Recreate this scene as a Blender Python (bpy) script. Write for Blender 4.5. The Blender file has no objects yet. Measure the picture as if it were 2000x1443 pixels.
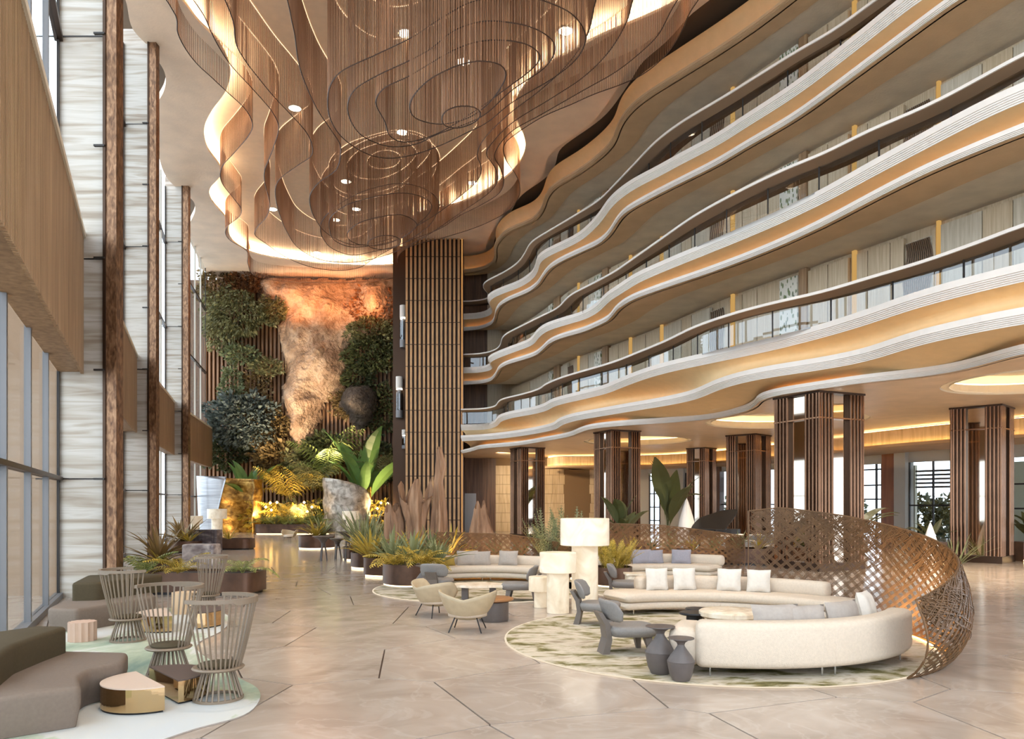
import bpy, bmesh, math, random
from mathutils import Vector, Matrix
from mathutils.geometry import tessellate_polygon
random.seed(7)
scene = bpy.context.scene
COL = scene.collection
PI = math.pi
# ------------------------------------------------------------------ camera
FPX, EYE, HOR = 1460.0, 2.1, 985.0          # focal length in px of a 2000 px wide frame, eye height, horizon row
cam_d = bpy.data.cameras.new('camera'); cam = bpy.data.objects.new('camera', cam_d); COL.objects.link(cam)
cam.location = (0, 0, EYE); cam.rotation_euler = (PI/2, 0, 0)
cam_d.sensor_width = 36; cam_d.lens = 36*FPX/2000; cam_d.shift_y = (HOR-721.5)/2000
cam_d.clip_start = 0.05; cam_d.clip_end = 600
scene.camera = cam
# ------------------------------------------------------------------ world, exposure
world = bpy.data.worlds.new('sky'); scene.world = world; world.use_nodes = True
wn = world.node_tree; wn.nodes.clear()
_o = wn.nodes.new('ShaderNodeOutputWorld'); _b = wn.nodes.new('ShaderNodeBackground')
_b.inputs['Color'].default_value = (0.80, 0.89, 1.0, 1); _b.inputs['Strength'].default_value = 2.25
wn.links.new(_b.outputs[0], _o.inputs[0])
vs = scene.view_settings
vs.view_transform = 'Standard'; vs.look = 'None'; vs.gamma = 1.0; vs.use_curve_mapping = False
vs.exposure = 0.78
cy = scene.cycles
cy.max_bounces = 6; cy.diffuse_bounces = 3; cy.glossy_bounces = 3; cy.transmission_bounces = 4
cy.transparent_max_bounces = 12; cy.sample_clamp_indirect = 4.0; cy.caustics_reflective = False; cy.caustics_refractive = False
cy.light_sampling_threshold = 0.03; cy.use_denoising = True; cy.use_adaptive_sampling = True; cy.adaptive_threshold = 0.13
try: cy.denoiser = 'OPENIMAGEDENOISE'
except Exception: pass
# ------------------------------------------------------------------ projection helpers (photo pixel -> place in the hall)
def plan(px, py, H):
    """plan point of something H metres above the eye line that the photo shows at px,py"""
    d = H*FPX/(HOR-py); return ((px-1000)/FPX*d, d)
def flo(px, py, z=0.0):
    """point on the floor (or on a plane at height z)"""
    d = (EYE-z)*FPX/(py-HOR); return Vector(((px-1000)/FPX*d, d, z))
def atd(px, py, d):
    return Vector(((px-1000)/FPX*d, d, EYE+(HOR-py)/FPX*d))
def cr(pts, n=6, closed=False):
    """Catmull-Rom through plan points"""
    P = [Vector(p) for p in pts]; N = len(P); out = []
    rng = range(N) if closed else range(N-1)
    for i in rng:
        p0 = P[i-1] if (closed or i > 0) else P[0]*2-P[1]
        p1 = P[i]; p2 = P[(i+1) % N]
        p3 = P[(i+2) % N] if (closed or i+2 < N) else P[-1]*2-P[-2]
        # centripetal-ish parametrisation keeps uneven spacing smooth
        d1 = max((p1-p0).length, 1e-6)**.5; d2 = max((p2-p1).length, 1e-6)**.5; d3 = max((p3-p2).length, 1e-6)**.5
        m1 = (p2-p1) if d1 < 1e-3 else ((p1-p0)/d1-(p2-p0)/(d1+d2)+(p2-p1)/d2)*d2
        m2 = (p2-p1) if d3 < 1e-3 else ((p2-p1)/d2-(p3-p1)/(d2+d3)+(p3-p2)/d3)*d2
        for k in range(n):
            t = k/n; t2 = t*t; t3 = t2*t
            out.append(p1*(2*t3-3*t2+1)+m1*(t3-2*t2+t)+p2*(-2*t3+3*t2)+m2*(t3-t2))
    if not closed: out.append(P[-1].copy())
    return out
def resample(pts, step, closed=False):
    Q = [Vector(p) for p in pts]
    if closed: Q.append(Q[0].copy())
    L = [0]
    for a, b in zip(Q, Q[1:]): L.append(L[-1]+(b-a).length)
    n = max(2, int(round(L[-1]/step))); out = []; j = 0
    for i in range(n+1 if not closed else n):
        s = L[-1]*i/n
        while j < len(L)-2 and L[j+1] < s: j += 1
        t = (s-L[j])/max(L[j+1]-L[j], 1e-9); out.append(Q[j].lerp(Q[j+1], t))
    return out
def smooth(pts, it=1):
    for _ in range(it):
        pts = [pts[0]]+[(pts[i-1]+pts[i]*2+pts[i+1])/4 for i in range(1, len(pts)-1)]+[pts[-1]]
    return pts
def trace(px, H, step=0.4, ext=None, sm=2):
    """traced photo curve lying at height H -> smooth plan curve in metres"""
    c = cr([plan(x, y, H) for x, y in px], 8)
    if ext is not None: c = c+cr([c[-1]]+[Vector(e) for e in ext], 8)[1:]
    return smooth(resample(c, step), sm)
def normals(c, closed=False):
    out = []; n = len(c)
    for i in range(n):
        a = c[i-1] if (closed or i > 0) else c[0]; b = c[(i+1) % n] if (closed or i < n-1) else c[-1]
        t = (b-a).normalized(); out.append(Vector((-t.y, t.x)))
    return out
# ------------------------------------------------------------------ object helpers
def me_obj(name, verts, faces, mat, parent=None, smooth_=False, loc=None):
    me = bpy.data.meshes.new(name); me.from_pydata([tuple(v) for v in verts], [], faces); me.update()
    if smooth_: me.polygons.foreach_set('use_smooth', [True]*len(me.polygons))
    if mat is not None: me.materials.append(mat)
    o = bpy.data.objects.new(name, me); COL.objects.link(o)
    if parent is not None: o.parent = parent
    if loc is not None: o.location = loc
    return o
def bm_obj(name, bm, mat, parent=None, smooth_=False, angle=None):
    me = bpy.data.meshes.new(name); bm.normal_update(); bm.to_mesh(me); bm.free()
    if smooth_ or angle:
        me.polygons.foreach_set('use_smooth', [True]*len(me.polygons))
        if angle: me.set_sharp_from_angle(angle=math.radians(angle))
    for m in (mat if isinstance(mat, (list, tuple)) else [mat]):
        if m is not None: me.materials.append(m)
    o = bpy.data.objects.new(name, me); COL.objects.link(o)
    if parent is not None: o.parent = parent
    return o
def empty(name, loc=(0, 0, 0), rz=0.0):
    o = bpy.data.objects.new(name, None); COL.objects.link(o); o.location = loc; o.rotation_euler = (0, 0, rz)
    o.empty_display_size = 0.1; return o
def tag(o, label=None, cat=None, group=None, kind=None):
    if label: o['label'] = label
    if cat: o['category'] = cat
    if group: o['group'] = group
    if kind: o['kind'] = kind
    return o
def struct(o, label=None):
    o['kind'] = 'structure'
    if label: o['label'] = label
    return o
def copy_tree(o, parent=None):
    c = o.copy(); COL.objects.link(c); c.parent = parent
    for ch in list(o.children): copy_tree(ch, c)
    return c
class MB:
    """collects pieces of one mesh"""
    def __init__(s): s.v = []; s.f = []
    def add(s, V, F):
        b = len(s.v); s.v.extend(V); s.f.extend([tuple(i+b for i in f) for f in F]); return s
    def box(s, x0, x1, y0, y1, z0, z1, M=None):
        V = [Vector(p) for p in ((x0,y0,z0),(x1,y0,z0),(x1,y1,z0),(x0,y1,z0),(x0,y0,z1),(x1,y0,z1),(x1,y1,z1),(x0,y1,z1))]
        if M: V = [M @ v for v in V]
        return s.add(V, [(0,3,2,1),(4,5,6,7),(0,1,5,4),(1,2,6,5),(2,3,7,6),(3,0,4,7)])
    def prism(s, poly, z0, z1):
        n = len(poly); V = [Vector((p[0], p[1], z0)) for p in poly]+[Vector((p[0], p[1], z1)) for p in poly]
        F = [(i, (i+1) % n, n+(i+1) % n, n+i) for i in range(n)]
        F += [tuple(range(n-1, -1, -1)), tuple(range(n, 2*n))]
        return s.add(V, F)
    def tube(s, pts, r, n=6, cap=True, closed=False):
        P = [Vector(p) for p in pts]; m = len(P); V = []; F = []
        R = r if isinstance(r, (list, tuple)) else [r]*m
        up = Vector((0, 0, 1))
        for i in range(m):
            a = P[i-1] if (closed or i > 0) else P[i]; b = P[(i+1) % m] if (closed or i < m-1) else P[i]
            t = (b-a).normalized(); u = up if abs(t.z) < .95 else Vector((1, 0, 0))
            x = t.cross(u).normalized(); y = t.cross(x)
            for k in range(n):
                a_ = 2*PI*k/n; V.append(P[i]+(x*math.cos(a_)+y*math.sin(a_))*R[i])
        for i in range(m if closed else m-1):
            j = (i+1) % m
            for k in range(n): F.append((i*n+k, i*n+(k+1) % n, j*n+(k+1) % n, j*n+k))
        if cap and not closed: F += [tuple(range(n)), tuple(range((m-1)*n+n-1, (m-1)*n-1, -1))]
        return s.add(V, F)
    def lathe(s, prof, n=24, c=(0, 0, 0), cap=True, a0=0, a1=2*PI):
        full = abs(a1-a0-2*PI) < 1e-6; m = n if full else n+1; V = []; F = []
        for r, z in prof:
            for k in range(m):
                a = a0+(a1-a0)*k/n; V.append(Vector((c[0]+r*math.cos(a), c[1]+r*math.sin(a), c[2]+z)))
        for i in range(len(prof)-1):
            for k in range(n):
                k2 = (k+1) % m; F.append((i*m+k, i*m+k2, (i+1)*m+k2, (i+1)*m+k))
        if cap and full:
            F.append(tuple(range(n-1, -1, -1))); b = (len(prof)-1)*n; F.append(tuple(range(b, b+n)))
        return s.add(V, F)
    def build(s, name, mat, parent=None, sm=False, angle=None):
        o = me_obj(name, s.v, s.f, mat, parent, sm or bool(angle))
        if angle: o.data.set_sharp_from_angle(angle=math.radians(angle))
        return o
def sweep(c, prof, closed_prof=False, closed=False, mb=None):
    """profile (inward offset, z) carried along plan curve c; inward = left of travel"""
    N = normals(c, closed); m = len(prof); V = []; F = []
    for p, n in zip(c, N):
        for off, z in prof:
            q = p+n*off; V.append(Vector((q.x, q.y, z)))
    k = len(c)
    for i in range(k if closed else k-1):
        j = (i+1) % k
        for a in range(m if closed_prof else m-1):
            b = (a+1) % m; F.append((i*m+a, j*m+a, j*m+b, i*m+b))
    mb = mb or MB(); mb.add(V, F); return mb
def led(c, o0, o1, z, mat, parent, name='led_strip', closed=False, step=1.1):
    """flat light tape on a tray: coarse strip that follows the curve"""
    N = normals(c, closed); k = max(1, int(step/max((c[1]-c[0]).length, 1e-3))); idx = list(range(0, len(c), k))
    if not closed and idx[-1] != len(c)-1: idx.append(len(c)-1)
    V = []; F = []
    for i in idx:
        for o in (o0, o1): q = c[i]+N[i]*o; V.append(Vector((q.x, q.y, z)))
    n = len(idx)
    for i in range(n if closed else n-1): j = (i+1) % n; F.append((2*i, 2*j, 2*j+1, 2*i+1))
    mb = MB(); mb.add(V, F); return mb.build(name, mat, parent)
def flat(name, loops, z, mat, parent=None, flip=False):
    """flat polygon with holes at height z"""
    L = [[Vector((p[0], p[1], 0)) for p in lp] for lp in loops]
    tris = tessellate_polygon(L); V = [Vector((p.x, p.y, z)) for lp in L for p in lp]
    F = []
    for t in tris:
        a, b, c_ = (V[i] for i in t); up = (b-a).cross(c_-a).z > 0
        F.append(tuple(t) if up != flip else tuple(reversed(t)))
    return me_obj(name, V, F, mat, parent)
# ------------------------------------------------------------------ materials
MATS = {}
def nt(name):
    m = bpy.data.materials.new(name); m.use_nodes = True; t = m.node_tree; t.nodes.clear()
    out = t.nodes.new('ShaderNodeOutputMaterial'); MATS[name] = m; return m, t, out
def N_(t, typ, **kw):
    n = t.nodes.new(typ)
    for k, v in kw.items():
        if k in n.inputs: n.inputs[k].default_value = v
        else: setattr(n, k, v)
    return n
def rgb(h): # sRGB 0-255 -> linear
    return tuple(((c/255)/12.92 if c/255 <= .04045 else ((c/255+.055)/1.055)**2.4) for c in h)+(1,)
def coords(t, scale=(1, 1, 1), space='Object', rot=(0, 0, 0)):
    tc = N_(t, 'ShaderNodeTexCoord'); mp = N_(t, 'ShaderNodeMapping')
    mp.inputs['Scale'].default_value = scale; mp.inputs['Rotation'].default_value = rot
    t.links.new(tc.outputs[space], mp.inputs['Vector']); return mp.outputs['Vector']
def ramp(t, fac, stops):
    r = N_(t, 'ShaderNodeValToRGB'); e = r.color_ramp.elements
    while len(e) < len(stops): e.new(0.5)
    for el, (p, c) in zip(e, stops): el.position = p; el.color = c if len(c) == 4 else tuple(c)+(1,)
    t.links.new(fac, r.inputs['Fac']); return r.outputs['Color']
def princ(t, out, col=None, rough=.5, metal=0, spec=.5, **kw):
    p = N_(t, 'ShaderNodeBsdfPrincipled'); p.inputs['Roughness'].default_value = rough; p.inputs['Metallic'].default_value = metal
    p.inputs['Specular IOR Level'].default_value = spec
    if col is not None:
        if hasattr(col, 'links'): t.links.new(col, p.inputs['Base Color'])
        else: p.inputs['Base Color'].default_value = col
    for k, v in kw.items(): p.inputs[k.replace('_', ' ')].default_value = v
    t.links.new(p.outputs[0], out.inputs['Surface']); return p
def bump(t, p, h, strength=.2, dist=.02):
    b = N_(t, 'ShaderNodeBump'); b.inputs['Strength'].default_value = strength; b.inputs['Distance'].default_value = dist
    t.links.new(h, b.inputs['Height']); t.links.new(b.outputs[0], p.inputs['Normal'])
def m_plain(name, c, rough=.6, metal=0, noise=0, scale=3, spec=.5, bmp=0, bscale=30, **kw):
    m, t, out = nt(name); c = rgb(c); col = c
    if noise:
        n = N_(t, 'ShaderNodeTexNoise'); n.inputs['Scale'].default_value = scale; n.inputs['Detail'].default_value = 5
        t.links.new(coords(t), n.inputs['Vector'])
        lo = tuple(max(0, x*(1-noise)) for x in c[:3])+(1,); hi = tuple(min(1, x*(1+noise)) for x in c[:3])+(1,)
        col = ramp(t, n.outputs['Fac'], [(.3, lo), (.7, hi)])
    p = princ(t, out, col, rough, metal, spec, **kw)
    if bmp:
        n2 = N_(t, 'ShaderNodeTexNoise'); n2.inputs['Scale'].default_value = bscale; n2.inputs['Detail'].default_value = 3
        t.links.new(coords(t), n2.inputs['Vector']); bump(t, p, n2.outputs['Fac'], bmp, .02)
    return m
def m_emit(name, c, s, sampled=True):
    m, t, out = nt(name)
    if not sampled: m.cycles.emission_sampling = 'NONE'
    e = N_(t, 'ShaderNodeEmission'); e.inputs['Color'].default_value = rgb(c); e.inputs['Strength'].default_value = s
    t.links.new(e.outputs[0], out.inputs['Surface']); return m
def m_streak(name, stops, sc, rough=.6, metal=0, detail=6, bmp=0, dist=.6, spec=.5):
    """stone bands / wood grain: noise stretched along an axis"""
    m, t, out = nt(name); n = N_(t, 'ShaderNodeTexNoise'); n.inputs['Scale'].default_value = 1; n.inputs['Detail'].default_value = detail
    n.inputs['Distortion'].default_value = dist
    t.links.new(coords(t, sc), n.inputs['Vector'])
    p = princ(t, out, ramp(t, n.outputs['Fac'], [(a, rgb(c)) for a, c in stops]), rough, metal, spec)
    if bmp: bump(t, p, n.outputs['Fac'], bmp, .02)
    return m
def m_glass(name, tint=(1, 1, 1), refl=.12, rough=0.0, k=1.0):
    m, t, out = nt(name); tr = N_(t, 'ShaderNodeBsdfTransparent'); tr.inputs['Color'].default_value = tuple(tint)+(1,)
    g = N_(t, 'ShaderNodeBsdfGlossy'); g.inputs['Roughness'].default_value = rough
    lw = N_(t, 'ShaderNodeLayerWeight'); lw.inputs['Blend'].default_value = refl
    mx = N_(t, 'ShaderNodeMixShader'); mu = N_(t, 'ShaderNodeMath'); mu.operation = 'MULTIPLY'; mu.inputs[1].default_value = k
    t.links.new(lw.outputs['Fresnel'], mu.inputs[0]); t.links.new(mu.outputs[0], mx.inputs[0])
    t.links.new(tr.outputs[0], mx.inputs[1]); t.links.new(g.outputs[0], mx.inputs[2]); t.links.new(mx.outputs[0], out.inputs['Surface']); return m
TRAV = m_streak('travertine', [(.25, (132, 113, 93)), (.42, (166, 153, 136)), (.58, (190, 182, 171)), (.8, (156, 140, 121))], (.35, .35, 5.5), .55, bmp=.15)
STUCCO = m_plain('ceiling_plaster', (242, 217, 190), .75, noise=.10, scale=.7, bmp=.35, bscale=9)
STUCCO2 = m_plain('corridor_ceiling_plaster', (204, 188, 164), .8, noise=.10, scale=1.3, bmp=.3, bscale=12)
INNERC = m_plain('recess_plaster', (246, 214, 180), .8, noise=.04)
FASCIA = m_plain('ribbed_white_plaster', (222, 214, 204), .6, noise=.03)
COVE = m_plain('cove_plaster', (220, 188, 138), .6, noise=.04, bmp=.1, bscale=40)
SOFFIT = m_plain('soffit_plaster', (196, 164, 126), .7, noise=.08, scale=1.2, bmp=.2, bscale=14)
SLOT = m_plain('gap_shade_tone', (92, 70, 50), .8)  # dark colour stands in for the shade inside the ceiling gap
WOODL = m_streak('pale_oak_panel', [(.3, (178, 156, 124)), (.5, (192, 170, 138)), (.7, (204, 184, 154))], (16, 16, .6), .55, bmp=.05)
WOODS = m_streak('oak_slat', [(.3, (128, 98, 68)), (.5, (152, 120, 86)), (.7, (170, 138, 102))], (8, 8, .4), .55)
WOODD = m_streak('dark_walnut_panel', [(.3, (78, 52, 34)), (.5, (104, 72, 48)), (.7, (126, 90, 62))], (7, 7, .4), .5)
WOODTILE = m_streak('oak_tile', [(.3, (186, 156, 114)), (.5, (208, 180, 138)), (.7, (220, 194, 154))], (8, 8, .6), .5)
BRONZE = m_streak('hammered_bronze', [(.3, (84, 58, 40)), (.5, (126, 92, 66)), (.7, (162, 124, 92))], (14, 14, 5), .4, metal=.6, bmp=.3)
BRONZE2 = m_plain('brushed_bronze', (146, 108, 80), .3, metal=.9, noise=.12, scale=2)
BRONZED = m_plain('dark_bronze', (72, 54, 42), .4, metal=.8)
MIRROR = m_plain('bronze_mirror', (205, 190, 172), .04, metal=1)
FRAMEG = m_plain('grey_window_frame', (118, 116, 116), .45, metal=.3)
FRAMED = m_plain('dark_window_frame', (48, 42, 38), .5, metal=.3)
GLASS = m_glass('window_glass', (.93, .96, .97), .08, k=.22)
GLASSR = m_glass('railing_glass', (.90, .94, .97), .52)
STEEL = m_plain('rusted_steel', (92, 66, 50), .38, metal=.55, noise=.35, scale=2.2)
LEDW = m_emit('warm_led', (255, 204, 142), 3.6)
LEDW2 = m_emit('cornice_led', (255, 206, 138), 7)
LEDC = m_emit('bright_cove_led', (255, 234, 204), 26)
LEDL = m_emit('led_line', (255, 214, 172), 1.5, False)
DOWNL = m_emit('downlight_lens', (255, 232, 196), 14, False)
# ================================================================== FLOOR
def m_marble(name, stops, vein, sc=.8, rough=.16):
    m, t, out = nt(name)
    v = coords(t, (sc, sc, sc)); oi = N_(t, 'ShaderNodeObjectInfo'); add = N_(t, 'ShaderNodeVectorMath'); add.operation = 'ADD'
    mul = N_(t, 'ShaderNodeVectorMath'); mul.operation = 'SCALE'; mul.inputs['Scale'].default_value = 37
    comb = N_(t, 'ShaderNodeCombineXYZ'); t.links.new(oi.outputs['Random'], comb.inputs[0]); t.links.new(oi.outputs['Random'], comb.inputs[1])
    t.links.new(comb.outputs[0], mul.inputs[0]); t.links.new(v, add.inputs[0]); t.links.new(mul.outputs[0], add.inputs[1])
    n = N_(t, 'ShaderNodeTexNoise'); n.inputs['Scale'].default_value = 1.1; n.inputs['Detail'].default_value = 8; n.inputs['Distortion'].default_value = 1.6
    t.links.new(add.outputs[0], n.inputs['Vector']); base = ramp(t, n.outputs['Fac'], [(a, rgb(c)) for a, c in stops])
    n2 = N_(t, 'ShaderNodeTexNoise'); n2.inputs['Scale'].default_value = .9; n2.inputs['Detail'].default_value = 9; n2.inputs['Distortion'].default_value = 2.2
    t.links.new(add.outputs[0], n2.inputs['Vector'])
    vm = ramp(t, n2.outputs['Fac'], [(.47, (0, 0, 0)), (.5, (1, 1, 1)), (.53, (0, 0, 0))])
    mx = N_(t, 'ShaderNodeMix'); mx.data_type = 'RGBA'; t.links.new(vm, mx.inputs[0]); t.links.new(base, mx.inputs[6]); mx.inputs[7].default_value = rgb(vein)
    ms = N_(t, 'ShaderNodeMath'); ms.operation = 'MULTIPLY'; ms.inputs[1].default_value = .3; t.links.new(vm, ms.inputs[0]); t.links.new(ms.outputs[0], mx.inputs[0])
    p = princ(t, out, mx.outputs[2], rough, 0, .5)
    return m
MARBLE = m_marble('polished_beige_marble', [(.3, (160, 144, 129)), (.5, (174, 158, 143)), (.7, (186, 172, 158))], (198, 186, 173))
GROUT = m_plain('dark_floor_joint', (70, 54, 42), .7)
floor = struct(MB().box(-30, 40, -6, 70, -.4, -.014).build('floor', GROUT), 'polished beige marble floor laid in irregular polygons')
far_floor = MB()
TX0, TX1, TY0, TY1 = -15.5, 19.5, 3.5, 27.5
for a in ((-30, 40, TY1, 70), (-30, TX0, -6, TY1), (TX1, 40, -6, TY1), (TX0, TX1, -6, TY0)):
    far_floor.box(a[0], a[1], a[2], a[3], -.013, 0)
far_floor.build('floor_field', MARBLE, floor)
def voronoi_cells(sites, x0, x1, y0, y1):
    cells = []
    for i, s in enumerate(sites):
        poly = [(x0, y0), (x1, y0), (x1, y1), (x0, y1)]
        near = sorted((q for j, q in enumerate(sites) if j != i), key=lambda q: (q[0]-s[0])**2+(q[1]-s[1])**2)[:18]
        for q in near:
            mx_, my_ = (s[0]+q[0])/2, (s[1]+q[1])/2; nx, ny = q[0]-s[0], q[1]-s[1]; L = math.hypot(nx, ny); nx /= L; ny /= L
            k = nx*mx_+ny*my_-.0105; out = []
            for a, b in zip(poly, poly[1:]+poly[:1]):
                da = nx*a[0]+ny*a[1]-k; db = nx*b[0]+ny*b[1]-k
                if da <= 0: out.append(a)
                if (da < 0 < db) or (db < 0 < da):
                    t = da/(da-db); out.append((a[0]+(b[0]-a[0])*t, a[1]+(b[1]-a[1])*t))
            poly = out
            if len(poly) < 3: break
        if len(poly) >= 3: cells.append(poly)
    return cells
rs = random.Random(11); sites = []
u_ = Vector((.34, .94))*2.5; v_ = Vector((.90, -.43))*1.75
for a in range(-26, 27):
    for q in range(-26, 27):
        s = Vector((2, 13))+u_*(a+(q % 2)*.5)+v_*q+Vector((rs.uniform(-.42, .42), rs.uniform(-.42, .42)))
        if TX0 < s.x < TX1 and TY0 < s.y < TY1: sites.append((s.x, s.y))
for poly in voronoi_cells(sites, TX0, TX1, TY0, TY1):
    MB().prism(poly, -.013, 0).build('floor_tile', MARBLE, floor)

# ================================================================== LEFT FACADE
Zc = EYE+18.8                                     # hall ceiling
PIER = [  # depth, x of glass side, x of inner side, x of strip's hall side
    (16.8, -10.2, -9.10, -8.84), (30.5, -15.86, -14.79, -14.48), (44.2, -20.5, -19.46, -19.10)]
GL = [((-2.2, 0.1), (-10.2, 16.8)), ((-10.3, 17.1), (-15.86, 30.5)), ((-15.95, 30.8), (-20.5, 44.2)), ((-20.6, 44.5), (-24.4, 59.5))]
FRAMEL = m_plain('pale_window_frame', (196, 186, 170), .5)
wall_left = struct(empty('wall_left'), 'tall glazed facade between travertine piers')
for d, xg, xi, xs in PIER:
    w = MB().box(xg-.02, xi, d, d+.26, 0, Zc+.6).build('travertine_pier', TRAV, wall_left)
    MB().box(xg-.5, xi+.001, d-.012, d, 2.66, 2.69).box(xg-.5, xi, d-.012, d, 7.6, 7.63).box(xg-.5, xi, d-.012, d, 12.6, 12.63).box(xg-.5, xi, d-.012, d, 17.6, 17.63).build('stone_joint', FRAMED, wall_left)
    st = MB(); st.box(xi, xs, d-.1, d+.2, 0, Zc+.5)
    st.build('bronze_strip', BRONZE, wall_left)
    MB().box(xi-.03, xi+.03, d-.13, d-.02, 0, Zc+.5).build('edge_trim', BRONZED, wall_left)
    cl = MB()
    for z in (2.67, 5.1, 7.6, 10.1, 12.6, 15.1, 17.6): cl.box(xi-.22, xi+.02, d-.16, d-.10, z-.02, z+.02)
    cl.build('fixing_clip', FRAMED, wall_left)
def seg_frame(a, b):
    a = Vector(a); b = Vector(b); t = (b-a).normalized(); n = Vector((t.y, -t.x))   # n points to the hall (+x side)
    if n.x < 0: n = -n
    return a, b, t, n, (b-a).length
def local_box(mb, a, t, n, s0, s1, o0, o1, z0, z1):
    q = [a+t*s0+n*o0, a+t*s1+n*o0, a+t*s1+n*o1, a+t*s0+n*o1]
    mb.prism([(p.x, p.y) for p in (q if (q[1]-q[0]).cross(q[3]-q[0]) > 0 else q[::-1])], z0, z1)
BZ0, BZ1 = 5.03, 8.2
for bi, (ga, gb) in enumerate(GL):
    a, b, t, n, L = seg_frame(ga, gb)
    win = struct(empty('window_%d' % (bi+1)), 'full-height glazing of the facade bay')
    # panes, lower and upper
    npan = max(4, int(round(L/2.3))) if bi == 0 else max(5, int(round(L/2.4)))
    fr = FRAMEG if bi == 0 else FRAMEL
    for k in range(npan):
        s0, s1 = L*k/npan, L*(k+1)/npan
        for z0, z1 in ((.12, 2.64), (2.72, BZ0+.1), (BZ1, 12.5), (12.62, 17.5), (17.62, Zc)):
            mb = MB(); local_box(mb, a, t, n, s0+.03, s1-.03, -.008, .008, z0, z1); mb.build('pane', GLASS, win)
        mb = MB(); local_box(mb, a, t, n, s0-.06, s0+.06, -.03, .07, 0, Zc); mb.build('mullion', fr, win)
    for z, hh in ((0, .12), (2.64, .08), (12.5, .12), (17.5, .12)):
        mb = MB(); local_box(mb, a, t, n, 0, L, -.07, .10, z, z+hh); mb.build('transom', BRONZED if z else FRAMEG, win)
    mb = MB(); local_box(mb, a, t, n, L-.10, L, -.02, .03, 0, Zc); mb.build('end_frame', FRAMED, win)
    # timber spandrel with vertical slats and pale sill
    sp = struct(empty('spandrel_band'), 'slatted oak spandrel band between the lower and upper windows')
    sp.parent = wall_left
    mb = MB(); local_box(mb, a, t, n, 0, L, .0, .46, BZ0+.05, BZ1-.12); mb.build('backing', WOODS, sp)
    mb = MB(); local_box(mb, a, t, n, 0, L, -.02, .56, BZ1-.12, BZ1); mb.build('sill', m_plain('pale_sill_%d' % bi, (222, 210, 190), .5), sp)
    mb = MB(); s = 0.02; step = .085 if bi == 0 else .16
    while s < L-.05:
        local_box(mb, a, t, n, s, s+step*.55, .46, .52, BZ0, BZ1-.12); s += step
    tag(mb.build('slats', WOODS, sp), kind='stuff')
# outside the near bay: timber deck and a pale rendered wall
DECK = m_streak('grey_decking', [(.3, (96, 92, 90)), (.6, (140, 134, 130))], (.6, 9, 9), .7)
ext = MB(); ext.prism([(-2.35, .1), (-10.5, 17), (-16.3, 31), (-25, 60), (-60, 60), (-60, .1)], -.3, -.016); struct(ext.build('exterior_ground', DECK), 'weathered deck outside the facade')
PALER = m_plain('pale_render', (150, 122, 96), .8, noise=.05)
struct(MB().box(-24, -10.3, 17.2, 17.5, -.3, 9.5).build('garden_wall', PALER), 'pale rendered wall outside the near windows')
# ================================================================== CEILING
edge_left = cr([plan(x, y, 18.8) for x, y in [(225, -40), (245, 0), (259, 56), (290, 91), (304, 112), (320, 138), (324, 158), (320, 178), (308, 202), (303, 240), (306, 285), (325, 346), (350, 371), (376, 391), (381, 404), (380, 416), (371, 436), (369, 455), (373, 476), (385, 500), (388, 522)]], 6)
edge_right_px = [(900, 512), (935, 508), (949, 497), (949, 478), (960, 455), (978, 428), (1000, 390), (1050, 354), (1064, 336), (1070, 304), (1088, 288), (1160, 236), (1190, 196), (1210, 166), (1230, 130), (1256, 110), (1290, 80), (1320, 40), (1376, 0)]
edge_right = trace(edge_right_px, 18.8, .5, ext=[(9.5, 22), (12, 14), (15, 5), (17, -4)])
recess_px_l = [(355, 0), (385, 40), (420, 75), (444, 115), (450, 145), (440, 180), (414, 215), (399, 250), (405, 290), (430, 325), (432, 342), (410, 368), (411, 388), (444, 430), (447, 458), (460, 476), (500, 496), (600, 512), (700, 519), (774, 516), (785, 500), (787, 460), (800, 430), (830, 414), (900, 396), (960, 366), (1008, 328), (1026, 292), (1023, 264), (1009, 235), (1003, 214), (1012, 188), (1050, 142), (1150, 82), (1270, 30), (1330, 0)]
recess = [Vector(plan(x, y, 18.8)) for x, y in recess_px_l]+[Vector(p) for p in ((8.2, 24.5), (9.0, 19.5), (5.5, 14.5), (-2, 12.5), (-9, 14.5), (-12.6, 20), (-12.9, 24.5))]
recess = resample(cr(recess, 6, True), .35, True)
recess = [(recess[i-1]+recess[i]*2+recess[(i+1) % len(recess)])/4 for i in range(len(recess))]
if sum((recess[i].cross(recess[(i+1) % len(recess)])) for i in range(len(recess))) < 0: recess.reverse()   # counter-clockwise: left of travel = inside
outer = [Vector((-3.0, -4)), Vector((-9.0, 12)), Vector((-13.0, 20))]+edge_left+[Vector((-24.5, 63)), Vector((-3, 63)), Vector((-3.2, 58))]+edge_right
ceiling = struct(flat('ceiling', [outer, recess], Zc, STUCCO, flip=True), 'warm plaster hall ceiling with wavy edges and a freeform recess')
# thickness of the plate edges
sweep(edge_right, [(0, Zc), (0, Zc+.35), (.6, Zc+.35)]).build('edge_return', STUCCO, ceiling)
sweep(edge_left, [(0, Zc), (0, Zc+.35)]).build('edge_return', STUCCO, ceiling)
ZI = EYE+19.5                                     # ceiling inside the recess
flat('recess_ceiling', [[p-n*(1.3) for p, n in zip(recess, normals(recess, True))]], ZI, INNERC, ceiling, flip=True)
# lit cove: plate lip, led tray and curved back
cv = sweep(recess, [(0, Zc), (0, Zc+.12), (-.55, Zc+.12), (-.72, Zc+.2), (-.8, Zc+.4), (-.7, ZI-.1), (-.45, ZI)], closed=True)
cv.build('cove_back', m_plain('cream_cove_plaster', (240, 230, 212), .7), ceiling)
led(recess, -.12, -.34, Zc+.19, LEDC, ceiling, 'cove_led', True, .7)
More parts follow.
